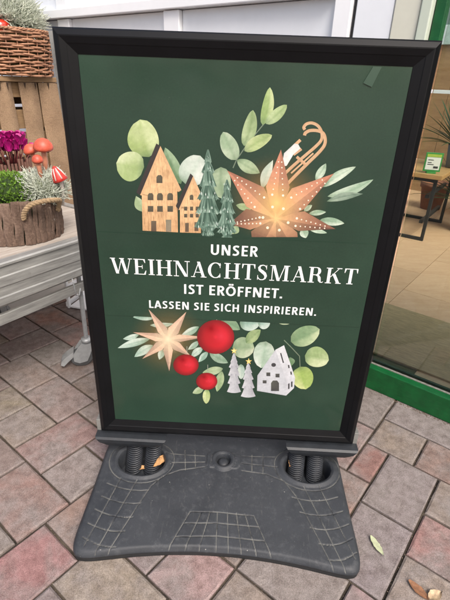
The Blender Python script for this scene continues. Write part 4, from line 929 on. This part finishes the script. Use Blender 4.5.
def mushroom(label, p, rc, hc, hs, tilt, rs=None):
    t = thing('toy_mushroom', label, 'ornament', p, 0, 'glazed toy mushrooms in the log planter'); t.rotation_euler = tilt; rs = rs or rc*.3
    q = MB(); q.lathe([(rs*.7, -.075), (rs*.9, 0), (rs*1.05, .004), (rs*.85, hs*.5), (rs*.8, hs), (.001, hs+.002)], 18); q.obj('stem', STEMC, t, True)
    q = MB(); q.lathe([(rs*.7, hs), (rc*.85, hs-.004), (rc, hs+.002), (rc*.98, hs+hc*.25), (rc*.84, hs+hc*.58), (rc*.55, hs+hc*.88), (rc*.22, hs+hc*1.0), (.001, hs+hc*1.02)], 28); q.obj('cap', ORC, t, True)
mushroom('largest orange mushroom with a tall stem above the silvery bush', world_log(45, 163, d0+.01), .030, .031, .044, (.1, .08, 0), .0095)
mushroom('orange mushroom leaning left beside the largest mushroom', world_log(36, 162, d0+.03), .023, .025, .032, (.1, -.25, 0), .009)
mushroom('smallest low orange mushroom below the other two', world_log(39, 167, d0-.03), .017, .019, .018, (.15, .0, 0), .008)
REDW = simple('red_enamel', lin((206, 58, 50), .85), .3, 0, .15, 40, .05); WHT2 = simple('white_dots', lin((236, 226, 216), .85), .5, 0, .05)
fa = thing('red_toadstool', 'red cone shaped toadstool with white stripes at the right edge of the log planter', 'ornament', world_log(61, 181, d0-.02)); fa.rotation_euler = (.15, -.3, 0)
q = MB(); q.lathe([(.008, 0), (.024, .003), (.022, .012), (.015, .030), (.007, .044), (.001, .049)], 20); q.obj('cap', REDW, fa, True)
q = MB(); q.tube([(0, 0, .004), (-.012, .006, -.03), (-.036, .012, -.075)], .006, 8); q.obj('stem', WHT2, fa, True)
for k_ in range(7):
    a = 2*PI*k_/7; q = MB(); q.tube([(.0225*math.cos(a), .0225*math.sin(a), .010), (.0160*math.cos(a), .0160*math.sin(a), .0285), (.008*math.cos(a), .008*math.sin(a), .043)], [.0022, .0018, .001], 6); q.obj('stripe', WHT2, fa, True)
# cyclamen behind the log, in a twig pot
cyp = cw(.075, .385, DZ); 
cyc = thing('cyclamen', 'magenta flowering cyclamen in a twig pot behind the bark log', 'potted plant', cyp)
TWIG = wood('dark_twig', lin((70, 42, 34), .8), lin((120, 82, 66), .8), 20, (6, 6, 1), .8); rnd = random.Random(5)
q = MB(); q.lathe([(.052, 0), (.058, .19), (.05, .19), (.046, .175), (.002, .178)], 24); q.obj('pot', SOIL, cyc, True)
for k_ in range(34):
    a = 2*PI*k_/34; q = MB(); q.tube([(.057*math.cos(a), .057*math.sin(a), .0), (.060*math.cos(a+.03), .060*math.sin(a+.03), .09), (.063*math.cos(a), .063*math.sin(a), .205+rnd.uniform(-.008, .012))], .0045, 6); q.obj('twig', TWIG, cyc, True)
MAG = simple('magenta_petal', lin((176, 14, 118), .9), .5, 0, .3, 60, .1); q = MB(); qs = MB()
for k_ in range(26):
    a = rnd.uniform(0, 2*PI); r = .068*math.sqrt(rnd.random()); c = Vector((r*math.cos(a), r*math.sin(a), .255+rnd.uniform(-.014, .022)-r*.25)); qs.tube([(c.x*.5, c.y*.5, .18), c], .0018, 5)
    for p_ in range(5):
        b = 2*PI*p_/5+a; o_ = Vector((math.cos(b), math.sin(b), 0)); s_ = Vector((-math.sin(b), math.cos(b), 0)); k0 = len(q.v)
        for j in range(5):
            t = j/4; pp = c+o_*(.004+.014*t**1.4)+Vector((0, 0, .034*t**.8)); w_ = .013*math.sin(PI*(.12+t*.72)); q.v += [tuple(pp+s_*w_+o_*.003), tuple(pp), tuple(pp-s_*w_+o_*.003)]
        for j in range(4): q.f += [(k0+3*j, k0+3*j+1, k0+3*j+4, k0+3*j+3), (k0+3*j+1, k0+3*j+2, k0+3*j+5, k0+3*j+4)]
q.obj('petals', MAG, cyc, True); qs.obj('stalks', simple('reddish_stalk', lin((120, 50, 50), .8), .6), cyc, True)
# ------------------------------------------------------------------ burlap clad crate stack behind the cart
CKA = math.radians(52); CKO = CO+E2*.80+Vector((0, 0, 0)); KT = .955
crate = thing('burlap_counter', 'wooden crate stand clad in brown burlap strips behind the cart', 'crate', CKO, CKA)
def burlap_material():
    M = N('burlap_weave'); v = M.coord('Object'); wv = []
    for ax in ((1, 1, 0), (0, 0, 1)):
        mp = M.n('VectorMath', operation='DOT_PRODUCT'); M.l(v, mp.inputs[0]); mp.inputs[1].default_value = ax
        mu = M.n('Math', operation='MULTIPLY'); M.l(mp.outputs['Value'], mu.inputs[0]); mu.inputs[1].default_value = 1500; sn = M.n('Math', operation='SINE'); M.l(mu.outputs[0], sn.inputs[0]); wv.append(sn.outputs[0])
    ad = M.n('Math', operation='ADD'); M.l(wv[0], ad.inputs[0]); M.l(wv[1], ad.inputs[1]); n = M.noise(v, 12, 5, .65); f = M.noise(v, 260, 3, .7)
    c = M.mix(.45, M.ramp(n, [(.3, lin((128, 102, 78), .8)), (.7, lin((172, 144, 114), .8))]), M.ramp(f, [(.3, lin((104, 82, 62), .8)), (.7, lin((182, 154, 124), .8))]))
    M.base(c); M.set(Roughness=.95); M.bump(ad.outputs[0], .35, .0015); return M.m
BURL = burlap_material(); RAW = wood('rough_crate_wood', lin((110, 84, 58), .8), lin((160, 130, 94), .8), 8, (1, 9, 9), .85)
part_box('top_board', RAW, crate, -.62, .60, -.014, .10, KT, KT+.02, .002); part_box('top_board', RAW, crate, -.62, .60, .108, .22, KT, KT+.019, .002)
for z, hh_ in ((.05, .1), (.35, .1), (.55, .1), (.66, .09), (.765, .078), (.893, .06)): part_box('back_rail', RAW, crate, -.60, .60, .016, .034, z, z+hh_, .002); part_box('back_rail', RAW, crate, -.60, .60, .185, .203, z, z+hh_*(.6 if z < .7 else 1.0), .002)
part_box('inner_board', RAW, crate, -.56, .555, .160, .178, .858, .952, .002)
for x in (-.6, 0, .56): part_box('corner_post', RAW, crate, x, x+.04, .035, .075, 0, KT-.001, .002); part_box('corner_post', RAW, crate, x, x+.04, .145, .184, 0, KT-.001, .002)
k_ = 0; rnd = random.Random(21); DARKFOLD = simple('dark_fold_cloth', lin((60, 44, 32), .8), .95)  # dark brown for the triangular folds at the strip tops
def face_x(px, py=110):       # where a photo ray meets the front of the stand
    d = ray(px, py); nn = Vector((-math.sin(CKA), math.cos(CKA), 0)); t = (CKO-Vector((0, 0, HC))).dot(nn)/d.dot(nn); return (d*t+Vector((0, 0, HC))-CKO).dot(Vector((math.cos(CKA), math.sin(CKA), 0)))
e = [face_x(p) for p in (-3, 15.5, 22.5, 41, 42, 65)]
strips = [(e[0], e[1]), (e[2], e[3]-.001), (e[4]+.001, e[5])]
while strips[0][0] > -.55: strips.insert(0, (strips[0][0]-.108, strips[0][0]-.005))
strips.append((e[5]+.004, .60))
for x, x_end in strips:
    wd = x_end-x; nx, nz = 8, 26; Vv = []; Ff = []
    for i in range(nz+1):
        t = i/nz; z = .01+(KT-.012)*t
        for j in range(nx+1):
            s_ = j/nx; pk = .004*math.sin(s_*PI*3+k_)*max(0, (t-.72)/.28)     # gathers under the staples
            Vv.append((x+wd*s_+.003*math.sin(t*7+k_), -.002-.010*math.sin(PI*s_)**.5-pk+.003*noise.noise(Vector((x+s_*wd, t*4, k_)))*3, z))
    for i in range(nz):
        for j in range(nx): q0 = i*(nx+1)+j; Ff.append((q0, q0+1, q0+nx+2, q0+nx+1))
    st_ = mesh('burlap_strip', Vv, Ff, BURL, crate, True)
    for xx in (.28, .72):
        a = x+wd*xx+rnd.uniform(-.008, .008); L = rnd.uniform(.028, .045); q = MB(); q.add([(a-.0055, -.0165, KT-.003), (a+.0055, -.0165, KT-.003), (a+.001, -.0150, KT-L), (a, -.019, KT-.008)], [(0, 2, 3), (3, 2, 1), (0, 3, 1)]); q.obj('stapled_fold', DARKFOLD, st_)
    k_ += 1
# ------------------------------------------------------------------ wicker basket on the stand
BP = CKO+Vector((math.cos(CKA), math.sin(CKA), 0))*.44+Vector((-math.sin(CKA), math.cos(CKA), 0))*.10+Vector((0, 0, KT+.0205))
bask = thing('wicker_basket', 'brown woven willow basket on top of the burlap clad stand', 'basket', BP)
WICK = wood('willow_rod', lin((104, 66, 48), .85), lin((196, 146, 112), .9), 22, (1, 1, 1), .6, .2); BR0, BR1, BHH, NS = .158, .178, .170, 26
def brad(z): return BR0+(BR1-BR0)*(z/BHH)
for i in range(NS):
    a = 2*PI*i/NS; q = MB(); q.tube([(brad(z)*math.cos(a), brad(z)*math.sin(a), z) for z in (0.0, .04, .08, .12, BHH+.004)], .0026, 6); q.obj('stake', WICK, bask, True)
rnd = random.Random(2); rows = 19
for r in range(rows):
    z = .007+(BHH-.012)*r/(rows-1); q = MB(); n = NS*6; pts = []; rr = .0039*rnd.uniform(.85, 1.2)
    for i in range(n+1):
        a = 2*PI*i/n; w_ = .0056*math.cos(a*NS/2+(PI if r % 2 else 0)); R0 = brad(z)+w_; pts.append((R0*math.cos(a), R0*math.sin(a), z+.003*math.sin(a*3+r*2.1)+.004*noise.noise(Vector((a*3, r*1.7, 0)))))
    q.tube(pts, rr, 6, False); q.obj('weaver', WICK, bask, True)
q = MB()
for st in range(3):
    pts = []
    for i in range(145):
        a = 2*PI*i/144; ph = a*22+st*2*PI/3; R0 = BR1+.001+.003*math.cos(ph); pts.append((R0*math.cos(a), R0*math.sin(a), BHH+.002+.003*math.sin(ph)))
    q.tube(pts, .003, 6, False)
q.obj('rim', WICK, bask, True)
q = MB(); q.lathe([(BR0-.012, .004), (BR1-.014, BHH-.01), (.1, BHH+.012), (.002, BHH+.022)], 30); q.v = [(x, y, z+.006*noise.noise(Vector((x, y, z))*60)) for x, y, z in q.v]; q.obj('moss_fill', simple('brown_moss', lin((112, 100, 58), .75), 1, 0, .5, 60, 1, bd=.008), bask, True)
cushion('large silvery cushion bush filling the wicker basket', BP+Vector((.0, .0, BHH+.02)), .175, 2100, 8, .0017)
od = (BP+Vector((0, 0, BHH+.012)))
ap = thing('red_ornament', 'shiny red apple shaped ornament at the rim of the wicker basket', 'ornament', world_log(2.5, 37, BP.y-.125))
q = MB(); q.lathe([(.002, .006), (.012, .0), (.030, .010), (.037, .030), (.034, .048), (.020, .060), (.008, .056), (.002, .052)], 26); q.obj('body', simple('glossy_red', lin((206, 46, 24), .9), .2, 0, .15, 20, .02, coat=.6), ap, True)
q = MB(); q.tube([(0, 0, .052), (.002, .001, .064), (.006, .002, .074)], .0018, 6); q.obj('stalk', TWIG, ap, True)
# ------------------------------------------------------------------ fallen leaves
def fallen(name, label, px, py, z, L, wd, ang_, mat, curl=.25, seed=0, flip=0):
    rnd = random.Random(seed); p = at(px, py, z); V, Ff = [], []; n, mm = 12, 4
    for i in range(n+1):
        t = i/n; hw = wd/2*max(.02, math.sin(PI*(t*.94+.03)))**.8*(1+rnd.uniform(-.14, .14))
        for j in range(mm+1):
            s_ = j/mm*2-1; V.append(((t-.5)*L, s_*hw, .0015+curl*wd*(s_*s_)*.5+curl*L*.3*(t-.5)**2+rnd.uniform(0, .0006)))
    V.append((.5*L+.014, .002, .002)); e_ = len(V)-1
    for i in range(n):
        for j in range(mm): k_ = i*(mm+1)+j; Ff.append((k_, k_+1, k_+mm+2, k_+mm+1))
    k_ = n*(mm+1); Ff.append((k_+1, e_, k_+2)); Ff.append((k_+2, e_, k_+3))
    o = mesh(name, V, Ff, mat, None, True, loc=p, rot=(flip, 0, ang_)); return tag(o, label, 'leaf')
PLEAF = simple('pale_green_dry_leaf', lin((188, 194, 158), .85), .7, 0, .2, 90, .3); BLEAF = simple('brown_dry_leaf', lin((150, 106, 76), .8), .8, 0, .35, 90, .5); YLEAF = simple('tan_curled_leaf', lin((208, 160, 108), .85), .7, 0, .3, 90, .4); CLEAF = simple('cream_crumpled_leaf', lin((196, 172, 140), .85), .8, 0, .4, 120, .6)
fallen('fallen_leaf', 'pale green narrow leaf lying on a grey paving block', 376.5, 546, .002, .052, .016, -1.25, PLEAF, .25, 1)
fallen('fallen_leaf', 'brown crumbled leaf on the paving at the bottom right', 418, 591, .002, .05, .020, -.95, BLEAF, .35, 2)
fallen('fallen_leaf', 'small cream crumpled leaf beside the brown leaf at the bottom right', 434, 597, .002, .036, .022, .4, CLEAF, .5, 3)
s0 = sign.matrix_basis
def hole_leaf(label, px, py, L, wd, a, flip, seed, mat=YLEAF, z=.020): return fallen('fallen_leaf', label, px, py, z, L, wd, a, mat, .4, seed, flip)
hole_leaf('tan curled leaf wedged right of the springs in the left spring hole', 160.5, 459.5, .062, .018, .95, .9, 4, z=.045)
hole_leaf('tan leaf scrap at the front of the left spring hole', 139.5, 468, .05, .014, .05, .3, 5, z=.022)
hole_leaf('tan leaf scrap beside the springs in the right spring hole', 290, 463, .03, .018, 1.2, .6, 6, z=.050)

# ------------------------------------------------------------------ grit and crumbs in the joints and along the door rail
GRIT = simple('joint_grit', lin((124, 110, 94), .75), 1, 0, .5, 300, .3); q = MB(); rnd = random.Random(77)
def crumb(p, r_):
    a = rnd.uniform(0, 6); q.add([tuple(p+Vector((r_*math.cos(a+k*2.1)*rnd.uniform(.6, 1.2), r_*math.sin(a+k*2.1)*rnd.uniform(.6, 1.2), 0))) for k in range(3)]+[tuple(p+Vector((0, 0, r_*rnd.uniform(.6, 1.1))))], [(0, 1, 3), (1, 2, 3), (2, 0, 3)])
for i in range(1500):
    u = rnd.uniform(-.9, .6); crumb(fw(u, V0-abs(rnd.gauss(0, .006))-.0005, rnd.uniform(-.001, .001)), rnd.uniform(.0007, .003))
for dist, a0, a1, b0, b1, cc in kept[:110]:
    for k_ in range(26):
        if rnd.random() < .5: uu, vv = rnd.uniform(a0, a1), b0
        else: uu, vv = a0, rnd.uniform(b0, b1)
        crumb(A*(uu+OU)*MOD+B*(vv+OV)*MOD+Vector((rnd.uniform(-.002, .002), rnd.uniform(-.002, .002), rnd.uniform(-.007, -.0015))), rnd.uniform(.0006, .0022))
    for k_ in range(5): crumb(A*(rnd.uniform(a0, a1)+OU)*MOD+B*(rnd.uniform(b0, b1)+OV)*MOD+Vector((0, 0, .0012)), rnd.uniform(.0004, .0014))
tag(q.obj('joint_grit', GRIT), 'fine sandy grit in the paving joints and along the green door rail', 'grit', kind='stuff')
